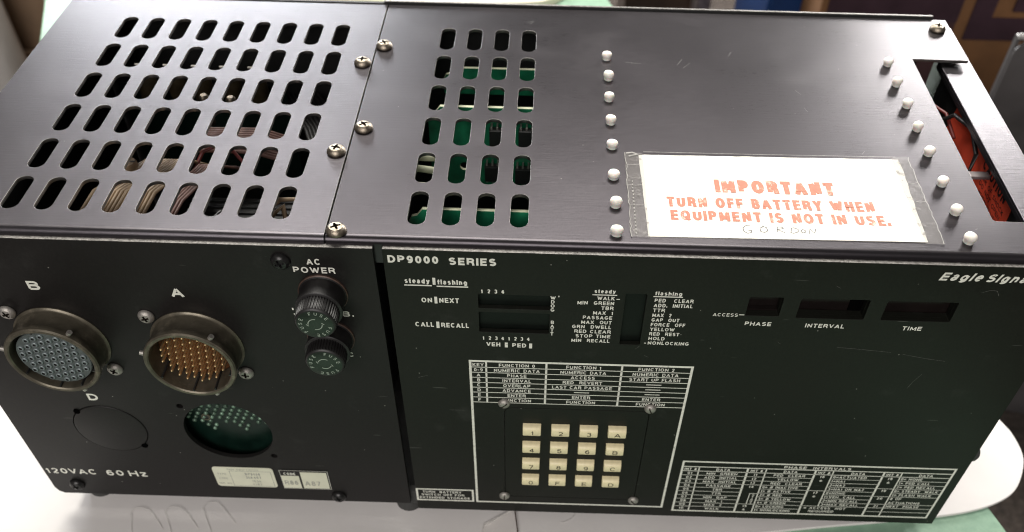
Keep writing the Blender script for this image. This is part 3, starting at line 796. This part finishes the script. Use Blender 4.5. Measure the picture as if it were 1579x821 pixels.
# nameplates --------------------------------------------------------
np_ = MB(); np_.plate(rect(-152.8, -123.5, -156.2, -140.5, 1.8), [], front_plate(-.30), .28, 0, 0, 0)
a = np_.build('nameplate', ['plate_paper'], CT, label='cream rounded plate with an outlined box')
ik = Ink(lambda x, z: (x, -.36, z)); ik.frame(-144.9, -124.8, -155.6, -143.2, .28)
ik.T('Eagle Signal Controls', -142.5, 1.1, -145.5, -130.5, bold=.0)
ik.T('TYPE', -146.6, 1.3, -150.9, -146.8, bold=0); ik.T('CODE', -150.2, 1.3, -150.9, -146.8, bold=0); ik.T('SER. NO.', -154.2, 1.2, -152.0, -145.4, bold=0)
ik.T('DP9400', -146.6, 2.0, -137.6, -130.3, bold=.03); ik.T('31A407', -149.3, 2.0, -137.8, -130.3, bold=.03)
ik.T('1536', -152.2, 1.6, -135.2, -130.9, bold=0); ik.T('1287', -154.7, 1.5, -135.3, -130.9, bold=0)
ik.build('lettering', ['stamp'], a, recalc=False)
np_ = MB(); np_.plate(rect(-120.7, -97.0, -156.6, -141.4), [], front_plate(-.22), .2, 0, 0, 0)
a = np_.build('date_plate', ['black_screw'], CT, label='dark plate with two cream date boxes')
np_ = MB()
for r in ((-120.3, -111.7, -156.1, -146.0), (-110.7, -98.0, -156.0, -142.8)): np_.plate(rect(*r), [], front_plate(-.32), .08, 0, 0, 0)
np_.build('date_box', ['plate_paper'], a)
ik = Ink(lambda x, z: (x, -.38, z)); ik.T('CODE', -145.2, 1.9, -118.7, -113.0); ik.frame(-120.5, -97.2, -156.5, -141.5, .18); ik.build('lettering', ['ink'], a, recalc=False)
ik = Ink(lambda x, z: (x, -.40, z)); ik.T('R86', -153.2, 3.4, -119.4, -112.8, bold=.0); ik.T('A87', -153.6, 3.6, -109.6, -102.0, bold=.0); ik.build('stamp', ['stamp'], a, recalc=False)

# lettering on the left panel --------------------------------------
k = Ink(FR)
k.T('B', -28.0, 4.5, -194.0, -189.4, bold=.035); k.T('A', -29.6, 4.7, -139.5, -134.7, bold=.035); k.T('D', -93.5, 4.4, -194.4, -189.9, bold=.035)
k.T('AC', -11.2, 2.9, -84.4, -79.2); k.T('POWER', -15.3, 2.9, -90.0, -74.4)
k.T('.B.', -37.4, 2.7, -76.2, -70.4); k.T('C', -60.4, 2.5, -76.0, -73.2)
k.R(-94.2, -93.6, -34.8, -33.6); k.R(-94.0, -93.5, -37.2, -36.6)
k.T('120', -149.9, 4.2, -234.8, -224.6, bold=.015); k.T('VAC', -150.0, 4.2, -223.7, -210.4, bold=.015)
k.T('60', -150.4, 4.4, -205.6, -197.3, bold=.015); k.T('Hz', -150.5, 4.5, -194.8, -186.0, bold=.015)
k.build('lettering', ['ink'], fpl, recalc=False)

# lettering on the right panel -------------------------------------
k = Ink(FR)
k.T('DP9000', -9.0, 3.5, -54.2, -35.6, bold=.04); k.T('SERIES', -9.3, 3.5, -31.8, -14.4, bold=.04)
k.T('steady', -18.9, 2.4, -48.9, -39.5, bold=.03); k.R(-49.2, -38.8, -20.2, -19.6)
k.T('flashing', -19.1, 2.4, -36.6, -25.4, bold=.03); k.R(-37.0, -25.1, -20.4, -19.8)
k.R(-38.4, -37.3, -19.4, -15.9)
k.T('ON', -28.6, 2.5, -43.3, -39.2); k.R(-38.3, -37.2, -29.0, -25.5); k.T('NEXT', -28.5, 2.5, -36.5, -28.9)
k.T('CALL', -41.7, 2.5, -46.7, -39.4); k.R(-38.4, -37.2, -42.3, -38.8); k.T('RECALL', -41.8, 2.5, -36.5, -25.6)
for i, ch in enumerate('1234'): k.T(ch, -22.9, 2.0, xc=-20.0 + i * 2.62, bold=.03)
for i, ch in enumerate('12341234'): k.T(ch, -48.1, 2.0, xc=-20.0 + i * 2.55, bold=.02)
k.T('VEH', -51.8, 2.3, -18.9, -13.3, bold=.03); k.R(-11.5, -10.3, -52.2, -49.4); k.T('PED', -52.0, 2.3, -8.5, -2.9, bold=.03); k.R(-1.7, -.5, -52.4, -49.6)
for i, ch in enumerate('WDOG'): k.T(ch, -25.2 - 2.1 * i, 1.75, xc=7.0, ws=1.1)
k.T("'", -25.0, 1.9, xc=9.2)
for i, ch in enumerate('BATT'): k.T(ch, -38.2 - 2.12 * i, 1.75, xc=7.2, ws=1.1)
k.T('steady', -21.2, 1.9, 22.5, 30.5, bold=.03); k.R(21.8, 31.2, -22.35, -21.85)
k.T('flashing', -21.4, 1.9, 45.4, 55.6, bold=.03); k.R(44.9, 56.0, -22.35, -21.85)
for i, (s_, x0, x1) in enumerate((('WALK', 23.8, 30.4), ('MIN  GREEN', 16.4, 30.4), ('TBR', 25.7, 30.4), ('MAX  1', 22.7, 30.4), ('PASSAGE', 18.9, 30.3), ('MAX  OUT', 18.4, 30.3), ('GRN  DWELL', 15.0, 30.3), ('RED CLEAR', 16.0, 30.4), ('STOP TIME', 16.6, 30.4), ('MIN  RECALL', 15.1, 30.3))):
    k.T(s_, -24.7 - i * 2.57, 1.85, x0, x1)
for i, (s_, x1) in enumerate((('PED   CLEAR', 60.4), ('ADD.  INITIAL', 60.4), ('TTR', 50.2), ('MAX  2', 53.0), ('GAP  OUT', 56.4), ('FORCE  OFF', 59.0), ('YELLOW', 55.2), ('RED  REST', 57.4), ('HOLD', 52.0), ('NONLOCKING', 62.0))):
    k.T(s_, -25.0 - i * 2.57, 1.85, 45.6, x1)
k.R(31.1, 32.4, -24.3, -23.9); k.R(44.1, 44.9, -47.6, -47.2)
k.T('ACCESS', -31.4, 1.7, 68.8, 78.4, bold=.0); k.R(78.8, 80.8, -30.5, -30.1)
k.T('PHASE', -35.9, 2.1, 81.9, 92.1); k.T('INTERVAL', -36.0, 2.1, 105.4, 120.5); k.T('TIME', -36.0, 2.1, 143.0, 150.5)
k.T('Eagle', -9.9, 3.8, 148.0, 163.3, bold=.03, shear=.32); k.T('Signal', -10.1, 3.8, 164.9, 181.2, bold=.03, shear=.32)
# TURN BATTERY sign
k.frame(-56.0 + .2, -27.4, -163.7, -153.5, .95)
k.T('TURN  BATTERY', -157.0, 1.75, -52.5, -33.5, bold=.01); k.T('SWITCH OFF FOR', -159.45, 1.75, -53.3, -32.1, bold=.01); k.T('EXTENDED STORAGE', -161.95, 1.75, -54.3, -29.5, bold=.01)
k.build('lettering', ['ink'], fpr, recalc=False)

# keypad function table
k = Ink(FR)
k.frame(-26.4, 66.1, -163.8, -60.3, 1.05)
zl = [-64.5, -67.7, -70.85, -74.0, -77.15, -80.3, -83.5, -86.8]
for z in zl: k.R(-25.35, 65.05, z - .19, z + .19)
for x, w_ in ((-19.3, .75), (5.6, .85), (36.8, .85)): k.R(x - w_ / 2, x + w_ / 2, -86.6, -61.35)
rows = [('KEY', 'FUNCTION 0', 'FUNCTION 1', 'FUNCTION 2'), ('0-9', 'NUMERIC DATA', 'NUMERIC DATA', 'NUMERIC DATA'), ('A', 'PHASE', 'ACCESS', 'START UP FLASH'),
        ('B', 'INTERVAL', 'RED  REVERT', None), ('C', 'OVERLAP', 'LAST CAR PASSAGE', None), ('D', 'ADVANCE', None, None), ('E', 'ENTER', 'ENTER', 'ENTER'), ('F', 'FUNCTION', 'FUNCTION', 'FUNCTION')]
zr = [-61.35] + zl
for j, r in enumerate(rows):
    base = (zr[j] + zr[j + 1]) / 2 - .95
    for i, s_ in enumerate(r):
        xc = (-22.6, -6.6, 21.0, 51.0)[i]
        if s_: k.T(s_, base, 1.85, xc=xc, ws=1.06 if len(s_) < 14 else 1.04, bold=.01)
        else: k.R(xc - 3.2, xc + 3.2, base + .7, base + 1.15)
k.build('function_table', ['ink'], fpr, recalc=False, label='white printed key function table around the keypad')

# phase interval table
k = Ink(FR)
X = [71.4, 79.2, 102.0, 110.6, 133.7, 142.0, 165.7, 174.0, 197.2]
k.frame(70.8, 198.1, -166.3, -124.6, 1.0)
z0 = -132.35; dz = 3.27
k.R(71.6, 197.2, -129.3, -128.7); k.R(71.6, 197.2, z0 - .22, z0 + .22)
k.T('PHASE  INTERVALS', -128.4, 2.0, 118.4, 149.6, bold=.015)
def rowz(i): return z0 - i * dz              # line under row i (0 = header)
for i, x in enumerate(X[1:-1]):
    thick = .95 if i % 2 else .6
    k.R(x - thick / 2, x + thick / 2, -165.4 if i not in (4,) else rowz(8), -129.2)
for c0 in (0, 2, 4, 6):
    k.T('INT #', z0 + .65, 1.75, xc=(X[c0] + X[c0 + 1]) / 2, ws=1.0, bold=.02); k.T('DATA', z0 + .65, 1.75, xc=(X[c0 + 1] + X[c0 + 2]) / 2, ws=1.08, bold=.02)
def hline(x0, x1, i): k.R(x0, x1, rowz(i) - .15, rowz(i) + .15)
def bz(i): return rowz(i) + .72              # baseline of row i (1..10)
for i, s_ in enumerate(('MIN  GREEN', 'ADD  INITIAL', 'MAX  INITIAL', 'PASSAGE', 'TBR', 'TTR', 'MIN  GAP', 'MAX  1', 'MAX  2', 'WALK'), 1):
    k.T('%02d' % i, bz(i), 1.8, xc=75.4, ws=1.12, bold=.008); k.T(s_, bz(i), 1.8, xc=90.5, ws=1.08, bold=.008)
    if i < 10: hline(71.6, 102, i)
for i, s_ in enumerate(('PED  CLEAR', 'YELLOW', 'RED  CLEAR', '0= \u00d8 INACTIVE', '1= \u00d8 ACTIVE', '2= \u00d8 RED', '3= \u00d8 YELLOW', '4= \u00d8 GREEN', '0= LOCKING', '1= NONLOCKING'), 1):
    if i <= 3: k.T(s_, bz(i), 1.8, xc=122.3, ws=1.08, bold=.008); k.T(str(10 + i), bz(i), 1.8, xc=106.3, ws=1.12, bold=.008)
    else: k.T(s_, bz(i), 1.8, x0=111.6, ws=1.02 if i != 10 else .98, bold=.008)
    if i < 10: hline(110.6, 133.7, i)
for i in (1, 2, 3, 8): hline(102, 110.6, i)
k.T('14', bz(4), 1.8, xc=106.3, ws=1.12); k.T('15', bz(9), 1.7, xc=106.3, ws=1.12); k.T('*', bz(10) - .5, 2.5, xc=106.3, ws=1.2, bold=-.03)
k.R(106.5, 106.9, rowz(8), rowz(5) - .9); k.R(106.5, 110.6, rowz(5) - .9, rowz(5) - .5)
for i, ch in enumerate('START'): k.T(ch, rowz(5) - 2.75 - i * 1.72, 1.4, xc=108.6, ws=1.1, bold=0)
for i, s_ in enumerate(('0=ACTUATED', '1=NA1', '2=NA2', '3=NA1 OR NA2', '0=NONE', '1=VEH  CALL', '2=MIN RECALL', '3=MAX RECALL'), 1):
    k.T(s_, bz(i), 1.8, x0=143.0, ws=1.05, bold=.008); hline(142.0, 165.7, i)
hline(133.7, 142, 4); hline(133.7, 142, 8)
k.T('16', bz(1), 1.8, xc=137.9, ws=1.12); k.T('*', bz(2) - .5, 2.5, xc=137.9, ws=1.2, bold=-.03)
k.T('17', bz(5), 1.8, xc=137.9, ws=1.12); k.T('*', bz(6) - .5, 2.5, xc=137.9, ws=1.2, bold=-.03)
k.T('*', bz(9) - .6, 2.4, xc=136.0, ws=1.2, bold=-.03); k.T('ACCESS  NOT', bz(9), 1.8, x0=138.2, ws=1.12, bold=.008); k.T('REQUIRED', bz(10) + .5, 1.8, x0=138.2, ws=1.12, bold=.008)
for i, s_ in enumerate(('0= NONE', '1= PED CALL', '2= PED RECALL', '0= STEADY  WALK', '1= FLASH WALK', '# OF', 'ACTUATIONS', 'NEXT  PHASE'), 1):
    k.T(s_, bz(i), 1.8, x0=174.9, ws=1.04 if i != 4 else .98, bold=.008)
    if i != 6: hline(174, 197.2, i)
hline(174, 197.2, 9)
for i in (3, 5, 7, 8, 9): hline(165.7, 174, i)
k.T('18', bz(1), 1.8, xc=169.8, ws=1.12); k.T('*', bz(2) - .5, 2.5, xc=169.8, ws=1.2, bold=-.03)
k.T('19', bz(4), 1.8, xc=169.8, ws=1.12); k.T('20', bz(6), 1.8, xc=169.8, ws=1.12); k.T('21', bz(8), 1.8, xc=169.8, ws=1.12)
k.build('interval_table', ['ink'], fpr, recalc=False, label='white printed phase intervals table at lower right')

# display windows ---------------------------------------------------
for n_, (a, b_, c_, d) in enumerate(windows):
    g = MB(); dep = PT + (3.0 if n_ >= 3 else .5)
    g.plate(rect(a - 2, b_ + 2, c_ - .8, d + .8), [], front_plate(dep), .8, 0, 0, 0)
    win = g.build('display_window', ['filter' if n_ >= 3 else 'filter_g'], fpr)
    if n_ >= 3:
        t_ = MB(); t_.plate(rect(a - 2, b_ + 2, c_ - 1.6, d + 1.6), [rect(a + .1, b_ - .1, c_ + .1, d - .1, .5, 2)], front_plate(PT + .02), 2.6, 0, 0, 0)
        t_.build('window_surround', ['panel'], win)
    if n_ == 4:
        t_ = MB(); t_.box(b_ - 5.3, b_ - .2, dep - .35, dep - .05, c_ + .2, d - .2); t_.build('painted_window_shadow', ['void'], win)  # black sheet painted in for the shadow beside the window's right edge
    if n_ == 3:
        t_ = MB(); t_.box(a + .2, b_ - .2, dep - 2.2, dep - .05, c_ + .2, c_ + .9); t_.build('window_ledge', ['filter'], win)

# keypad ------------------------------------------------------------
kp = MB(); g = .22
kp.plate(rect(KPL[0] + g, KPL[1] - g, KPL[2] + g, KPL[3] - g, 3.3), [], front_plate(.02), PT, .2, 0, 0)
kpo = kp.build('keypad', ['panel'], CT, org=(19.5, 0, -121), label='square keypad plate with sixteen cream keys')
kx, kz = .224, -103.3
for j, row in enumerate(('123A', '456B', '789C', '0FED')):
    for i, ch in enumerate(row):
        cx, cz = kx + i * 12.7 + random.uniform(-.08, .08), kz - j * 12.7
        mb = MB(); hw = 4.05
        prof = [(2.75, .3), (2.6, -1.3), (2.35, -2.1), (1.75, -2.75), (1.2, -3.0), (-2.2, -3.0), (-2.5, -2.85), (-2.65, -2.4), (-2.75, .3)]
        xs = [(-hw, .0, .12), (-hw + .12, 0, .04), (-hw + .4, 0, 0), (hw - .4, 0, 0), (hw - .12, 0, .04), (hw, 0, .12)]
        vs = []
        for (xo, _, dd) in xs:
            for z, y in prof:
                vs.append((cx + xo, y + (dd * 4 if y < -1 else 0), cz + z * (1 - dd * .25)))
        n = len(prof); fs = []
        for a in range(len(xs) - 1):
            for b_ in range(n - 1): fs.append((a * n + b_, a * n + b_ + 1, (a + 1) * n + b_ + 1, (a + 1) * n + b_))
        fs.append(tuple(range(n))); fs.append(tuple((len(xs) - 1) * n + t for t in range(n)))
        mb.add(vs, fs, 0)
        # legend sits on the sloping lower face
        def KF(a, b2, cx=cx, cz=cz):
            return (a, -3.05, b2)
        lg_ = Ink(KF); lg_.T(ch, cz - 1.75, 2.75, xc=cx + .2, ws=1.3, bold=-.012)
        mb.add(lg_.v, lg_.f, 1)
        mb.build('key', ['key', 'legend'], kpo, org=(cx, 0, cz), smooth=30, recalc=False)

# warning label on the cover ---------------------------------------
TOPZ = lambda z: (lambda a, b: (a, b, z))
edge = []
for x, y, n in ((39.9, 59.0, 0), ):
    pass
def wob(p, q_, n, amp):
    return [(p[0] + (q_[0] - p[0]) * i / n + random.uniform(-amp, amp), p[1] + (q_[1] - p[1]) * i / n + random.uniform(-amp, amp)) for i in range(n)]
lo = wob((40.9, 7.9), (143.0, 9.2), 30, .06) + wob((143.4, 9.4), (145.0, 60.6), 16, .35) + wob((144.8, 61.0), (40.0, 59.2), 40, .14) + wob((40.0, 58.8), (41.0, 8.2), 20, .10)
lb = MB(); lb.plate(lo, [], top_plate(.22), .2, 0, 0, 0)
wl = lb.build('warning_label', ['paper'], CT, label='white taped paper label with faded red warning text')
k = Ink(TOPZ(.29))
k.T('IMPORTANT', 35.6, 8.2, 69.0, 114.8, bold=.045)
k.T('TURN OFF BATTERY WHEN', 25.9, 6.1, 49.2, 127.9, bold=.03)
k.T('EQUIPMENT IS NOT IN USE.', 17.9, 5.9, 50.0, 131.8, bold=.03)
k.build('lettering', ['ink_red'], wl, recalc=False)
k = Ink(TOPZ(.30)); w_ = .32
k.line([(79.2, 15.6), (77.6, 15.8), (76.2, 14.4), (76.3, 12.4), (77.6, 11.2), (79.0, 11.8), (79.2, 13.0), (78.0, 13.0)], w_)
k.line([(84.0, 15.4), (82.6, 14.6), (82.5, 12.6), (83.8, 11.9), (85.2, 13.0), (85.0, 14.8), (84.0, 15.4), (83.4, 16.0)], w_)
k.line([(88.6, 12.4), (89.0, 15.4), (90.8, 15.5), (91.2, 14.6), (88.9, 13.9), (91.4, 12.2)], w_)
k.line([(93.6, 12.2), (94.2, 15.0), (95.2, 15.2), (96.6, 14.4), (96.4, 12.9), (94.6, 12.0), (93.4, 12.4)], w_)
k.line([(98.2, 14.3), (97.4, 13.4), (98.0, 12.3), (99.0, 12.8), (99.1, 13.9), (98.2, 14.3)], w_)
k.line([(100.4, 12.0), (101.0, 14.8), (102.4, 12.4), (103.2, 15.0)], w_)
k.build('handwriting', ['pencil'], wl, recalc=False)
for (a, b_) in (((34.4, 7.2), (41.6, 60.3)), ((142.0, 8.0), (149.2, 62.4))):
    lo = wob((a[0], a[1]), (b_[0], a[1]), 5, .2) + wob((b_[0], a[1]), (b_[0], b_[1]), 6, .12) + wob((b_[0], b_[1]), (a[0], b_[1]), 5, .2) + wob((a[0], b_[1]), (a[0], a[1]), 18, .38)
    t_ = MB(); t_.plate(lo, [], top_plate(.42), .05, 0, 0, 0); tp_ = t_.build('clear_tape', ['tape'], wl)
    k = Ink(TOPZ(.46))
    inner = a[0] > 100
    xo = b_[0] - .3 if inner else a[0] + .3
    k.line([(xo + random.uniform(-.35, .35), a[1] + (b_[1] - a[1]) * i / 26) for i in range(27)], .28)
    x_in = 40.2 if not inner else 144.8
    for yy in (26.0, 38.6, 52.0) if not inner else (33.0, 45.0):
        xa, xb = (a[0] + .5, x_in) if not inner else (x_in, b_[0] - .5)
        k.line([(xa, yy), ((xa + xb) / 2, yy + random.uniform(-.3, .5)), (xb, yy + .3)], .22)
    if not inner:
        for i in range(16): k.R(36.2 + random.uniform(0, .25), 36.8, 9 + i * 2.1, 9.9 + i * 2.1)
        k.line([(35, 59.8), (37.5, 60.4), (39.5, 59.2), (36, 57.8)], .8); k.line([(42, 61), (80, 61.3), (110, 61.7), (144, 62.3)], .25)
    k.build('tape_edge', ['tape_edge'], wl, recalc=False)

# ------------------------------------------------------------------ inside, seen through the slots
# upright circuit boards behind the right-hand slots
for (y, zt_, x0, zb_, chips) in ((27.2, -5.5, -49.8, -60, ()), (99.8, -5.5, -49.8, -46, ((-22.5, -19, 5), (-9.5, -19, 5), (-25, -37, 4), (-11, -38, 4))), (147.0, -13.5, -47.5, -27, ())):
    bd = MB()
    prof = [(x0 + 0.0, zb_), (x0 + 0.0, zt_ - 6), (x0 + 1.2, zt_ - 3.6), (x0 + 3.4, zt_ - 3.0), (x0 + 5.6, zt_), (34, zt_), (34, zb_)]
    bd.plate(prof, [circ(-34.5, -36, 2.2, 16)] if chips else [], front_plate(y), 1.6, 0, 0, 1)
    bo = bd.build('circuit_board', ['pcb', 'pcb_edge'], CT)
    for xx, zz, hh in chips:
        ch = MB(); ch.box(xx, xx + 9.6, y - 4.8, y - 1.4, zz - hh, zz + hh, 0, .3); ch.build('chip', ['ic'], bo)
        ld = MB()
        for t in range(4):
            for s_ in (-1.2, hh * 2 - .1): ld.box(xx + .6 + t * 2.54, xx + 1.4 + t * 2.54, y - 3.6, y - .1, zz - hh + s_, zz - hh + s_ + 1.2)
        ld.build('chip_leads', ['steel'], bo)
e = MB(); e.tube([(-60, 65, -14), (-52, 66, -14), (-44, 66, -15)], 1.5, 10); e.tube([(-60, 72, -13), (-44, 72, -13)], 1.4, 10); e.tube([(-60, 58, -16), (-44, 58, -17)], 1.2, 10); e.build('cable_bundle', ['pcb_edge'], CT, smooth=50)

# ribbon cables and parts behind the left-hand slots
def ribbon(pts_a, pts_b, n, m, name='ribbon_cable'):
    rb = MB()
    for i in range(n):
        t = (i + .5) / n
        rb.tube([Vector(a).lerp(Vector(b_), t) for a, b_ in zip(pts_a, pts_b)], (Vector(pts_a[0]) - Vector(pts_b[0])).length / n * .49, 6, 0)
    return rb.build(name, [m], CT, smooth=70)
ribbon([(-184, 11, -17), (-178, 40, -11), (-163, 62, -11), (-153, 80, -26)], [(-157, 11, -17), (-152, 40, -11), (-143, 62, -11), (-139, 78, -26)], 16, 'tan')
ribbon([(-156, 12, -18), (-151, 38, -13), (-142, 62, -13), (-134, 80, -26)], [(-146, 12, -18), (-141, 38, -13), (-133, 62, -13), (-126, 78, -26)], 7, 'pinkish')
ribbon([(-152, 94, -16), (-138, 90, -13), (-122, 92, -14), (-110, 97, -22)], [(-152, 76, -16), (-138, 72, -13), (-122, 73, -14), (-110, 78, -22)], 11, 'pinkish')
ribbon([(-140, 172, -46), (-128, 152, -42), (-116, 132, -40), (-108, 112, -46)], [(-118, 176, -46), (-108, 156, -42), (-100, 134, -40), (-94, 116, -46)], 9, 'black_wire')
bd = MB(); bd.plate(rect(-215, -130, -90, -34), [], front_plate(160), 1.6, 0, 0, 1); bo = bd.build('circuit_board', ['pcb_dark', 'ic'], CT)
for i in range(5):
    xx = -196 + i * 13.5
    cpb = MB(); cpb.lathe([(4.6, 0), (4.8, .6), (4.8, 12), (4.2, 13), (1.0, 13.1)], (xx + 3, 146 + (i % 2) * 3, -33), '+z', 20, 0); cc = cpb.build('capacitor', ['capac'], CT, smooth=40)
    w2 = MB(); w2.tube([(xx + 1.4, 146, -20), (xx + 1.8, 143, -14), (xx + 4.4, 143, -14), (xx + 5.2, 146, -20)], .55, 8); w2.build('lead', ['steel'], cc, smooth=60)
for j, (xx, yy) in enumerate(((-153, 113), (-140.5, 112))):
    cpb = MB(); cpb.lathe([(2.2, -26), (2.2, -12), (1.4, -11)], (xx, yy, 0), '+z', 14, 0); cpb.build('standoff', ['brassy'], CT, smooth=40)
s_ = MB(); s_.lathe([(3.6, -24), (3.6, -8.6), (3.0, -7.8)], (-168, 56, 0), '+z', 24, 0); s_.box(-171, -165, 55.6, 56.4, -7.8, -7.6, 1); s_.build('terminal_screw', ['tan', 'recess'], CT, smooth=40)
wr = MB(); wr.tube([(-118, 20, -30), (-110, 26, -12), (-101, 34, -8), (-94, 40, -12), (-90, 36, -24)], 1.0, 8); wr.tube([(-108, 16, -20), (-103, 24, -9), (-99, 30, -8), (-97, 24, -16)], 1.3, 8)
wr.tube([(-112, 18, -26), (-102, 22, -10), (-92, 25, -12)], .7, 8); wr.build('loose_wire', ['tan'], CT, smooth=60)
wr = MB(); wr.tube([(-150, 60, -24), (-140, 66, -9), (-132, 72, -8), (-124, 70, -20)], .8, 8); wr.build('loose_wire', ['red_wire'], CT, smooth=60)
tr = MB(); tr.box(-150, -100, 20, 68, -110, -34, 0, 2)
for i in range(12): tr.box(-151, -99, 21 + i * 4, 23.2 + i * 4, -109, -33.2)
tr.build('transformer', ['ic'], CT)
# green board with solder bumps seen through the open round hole
bd = MB(); bd.plate(rect(-166, -110, -150, -80), [], lambda a, b_, c: (a, 7.5 - c, b_), 1.4, 0, 0, 0); bo = bd.build('circuit_board', ['pcb_dark'], CT)
bp_ = MB()
for j in range(7):
    for i in range(11):
        xx = -161.0 + i * 3.7 + (j % 2) * 1.75 + j * .4; zz = -103.8 - j * 2.7
        if (xx + 141.5) ** 2 + ((zz + 119) * 1.0) ** 2 < 400 and j < 4 + (i * 7 + j) % 4: bp_.lathe([(1.05, 0), (.95, .5), (.5, .9)], (xx, 7.48, zz), '-y', 10, 0)
bp_.build('solder_joints', ['solder'], bo, smooth=60)
rg = MB(); rg.lathe([(2.3, 0), (2.2, .5), (1.3, .55), (1.2, .2), (.3, .15)], (-149.5, 7.2, -111.5), '-y', 20, [0, 0, 1, 1]); rg.build('screw', ['shell', 'ic'], bo, smooth=50)

# right hand cavity: battery coil, wires, caution label ------------
cv = MB(); cv.box(191.6, 193.0, 30, 150, -120, -6.6); cv.box(172, 191.5, 30, 150, -47, -45); cv.build('battery_wall', ['ic'], CT)
cv = MB(); cv.plate([(-126.0, -30), (-45.5, -32), (-47.5, -9.2), (-122.0, -7.2)], [], lambda a, b_, c: (191.5 + c, -a, b_), .2, 0, 0, 0)
cl = cv.build('caution_label', ['caution'], CT, label='orange label reading caution inside the side wall')
k = Ink(lambda a, b_: (191.24, -a, b_)); k.lift = Vector((-1, 0, 0))
k.T('CAUTION', -15.6, 4.6, -81, -54.0, bold=.03)
for i, (s_, a, b_) in enumerate((('RISK OF SHOCK', -80, -51), ('DO NOT OPEN', -78, -52), ('WHEN IN USE', -76, -53))): k.T(s_, -19.0 - i * 3.0, 1.9, a, b_, bold=0)
k.build('lettering', ['ic'], cl, recalc=False)
bt = MB(); bt.lathe([(12, -14), (13, -13), (13, 0), (12, 1), (6, 1.2), (5.6, .6), (2, .6)], (181, 108, -27), '+x', 32, 0)
bt.v = [(181 + (x - 181) * .5, y, z) for x, y, z in bt.v]
bt.build('battery_coil', ['grey_metal'], CT, smooth=35)
wr = MB(); wr.tube([(180, 122, -22), (186, 112, -10), (189, 98, -8), (189, 86, -13), (186, 80, -24), (182, 84, -40)], 1.0, 8)
wr.build('loose_wire', ['black_wire'], CT, smooth=60)
wr = MB(); wr.tube([(176, 136, -20), (181, 128, -14), (185, 118, -13), (187, 106, -18)], .8, 8); wr.build('loose_wire', ['red_wire'], CT, smooth=60)
tb_ = MB(); tb_.box(181.5, 190, 69, 73, -14, -12.5, 0, .3); tb_.box(181.5, 183, 69, 73, -40, -14); tb_.build('metal_tab', ['grey_metal'], CT)

# scuffs and chips of the finish ------------------------------------
k = Ink(TOPZ(.02))
for a, b_, c_, d in ((-150.5, 170, -148.8, 173.5), (-140.5, 170.8, -136.4, 170.6), (-121, 171.5, -119.2, 173.8), (-119.5, 12, -117.8, 16.2), (-151, 118, -150.2, 121)): k.line([(a, b_), (c_, d)], .35)
k.build('scuff_mark', ['ic'], CT, recalc=False)
k = Ink(TOPZ(.02))
for a, b_, c_, d in ((-7.5, 167.2, -4.6, 168.6), (-6.6, 165.8, -5.0, 167.4), (112, 112, 114, 108.6), (82.5, 96, 83, 95.4), (113.5, 98, 114.4, 94.8), (61.5, 131, 64, 136), (64, 128.4, 67.5, 133), (-71.6, 118.6, -70.8, 119), (131, 64, 132.6, 66.4), (163, 17.6, 164, 18), (38, 132, 45, 131.2), (86, 140, 87.4, 144)):
    k.line([(a, b_), (c_, d)], .20)
k.build('scuff_mark', ['scuff'], CT, recalc=False)
k = Ink(FR)
for pts in ([(121, -46.6), (131, -47.4), (143, -48.6)], [(148, -49.5), (158, -51.6), (166, -52.8)], [(159.5, -61), (157.3, -66), (156.4, -70)], [(166, -15.5), (169, -14), (171.5, -14.4), (173, -16.8)], [(112, -14.2), (113.6, -15.2)], [(97, -44.8), (98.2, -45.6)], [(45, -54.6), (46.8, -55.6)], [(41, -51), (42.4, -49.4)], [(-48, -72), (-44, -70.6)], [(22, -36), (23, -36.8)]):
    k.line(pts, .11)
k.build('scuff_mark', ['scuff'], fpr, recalc=False)
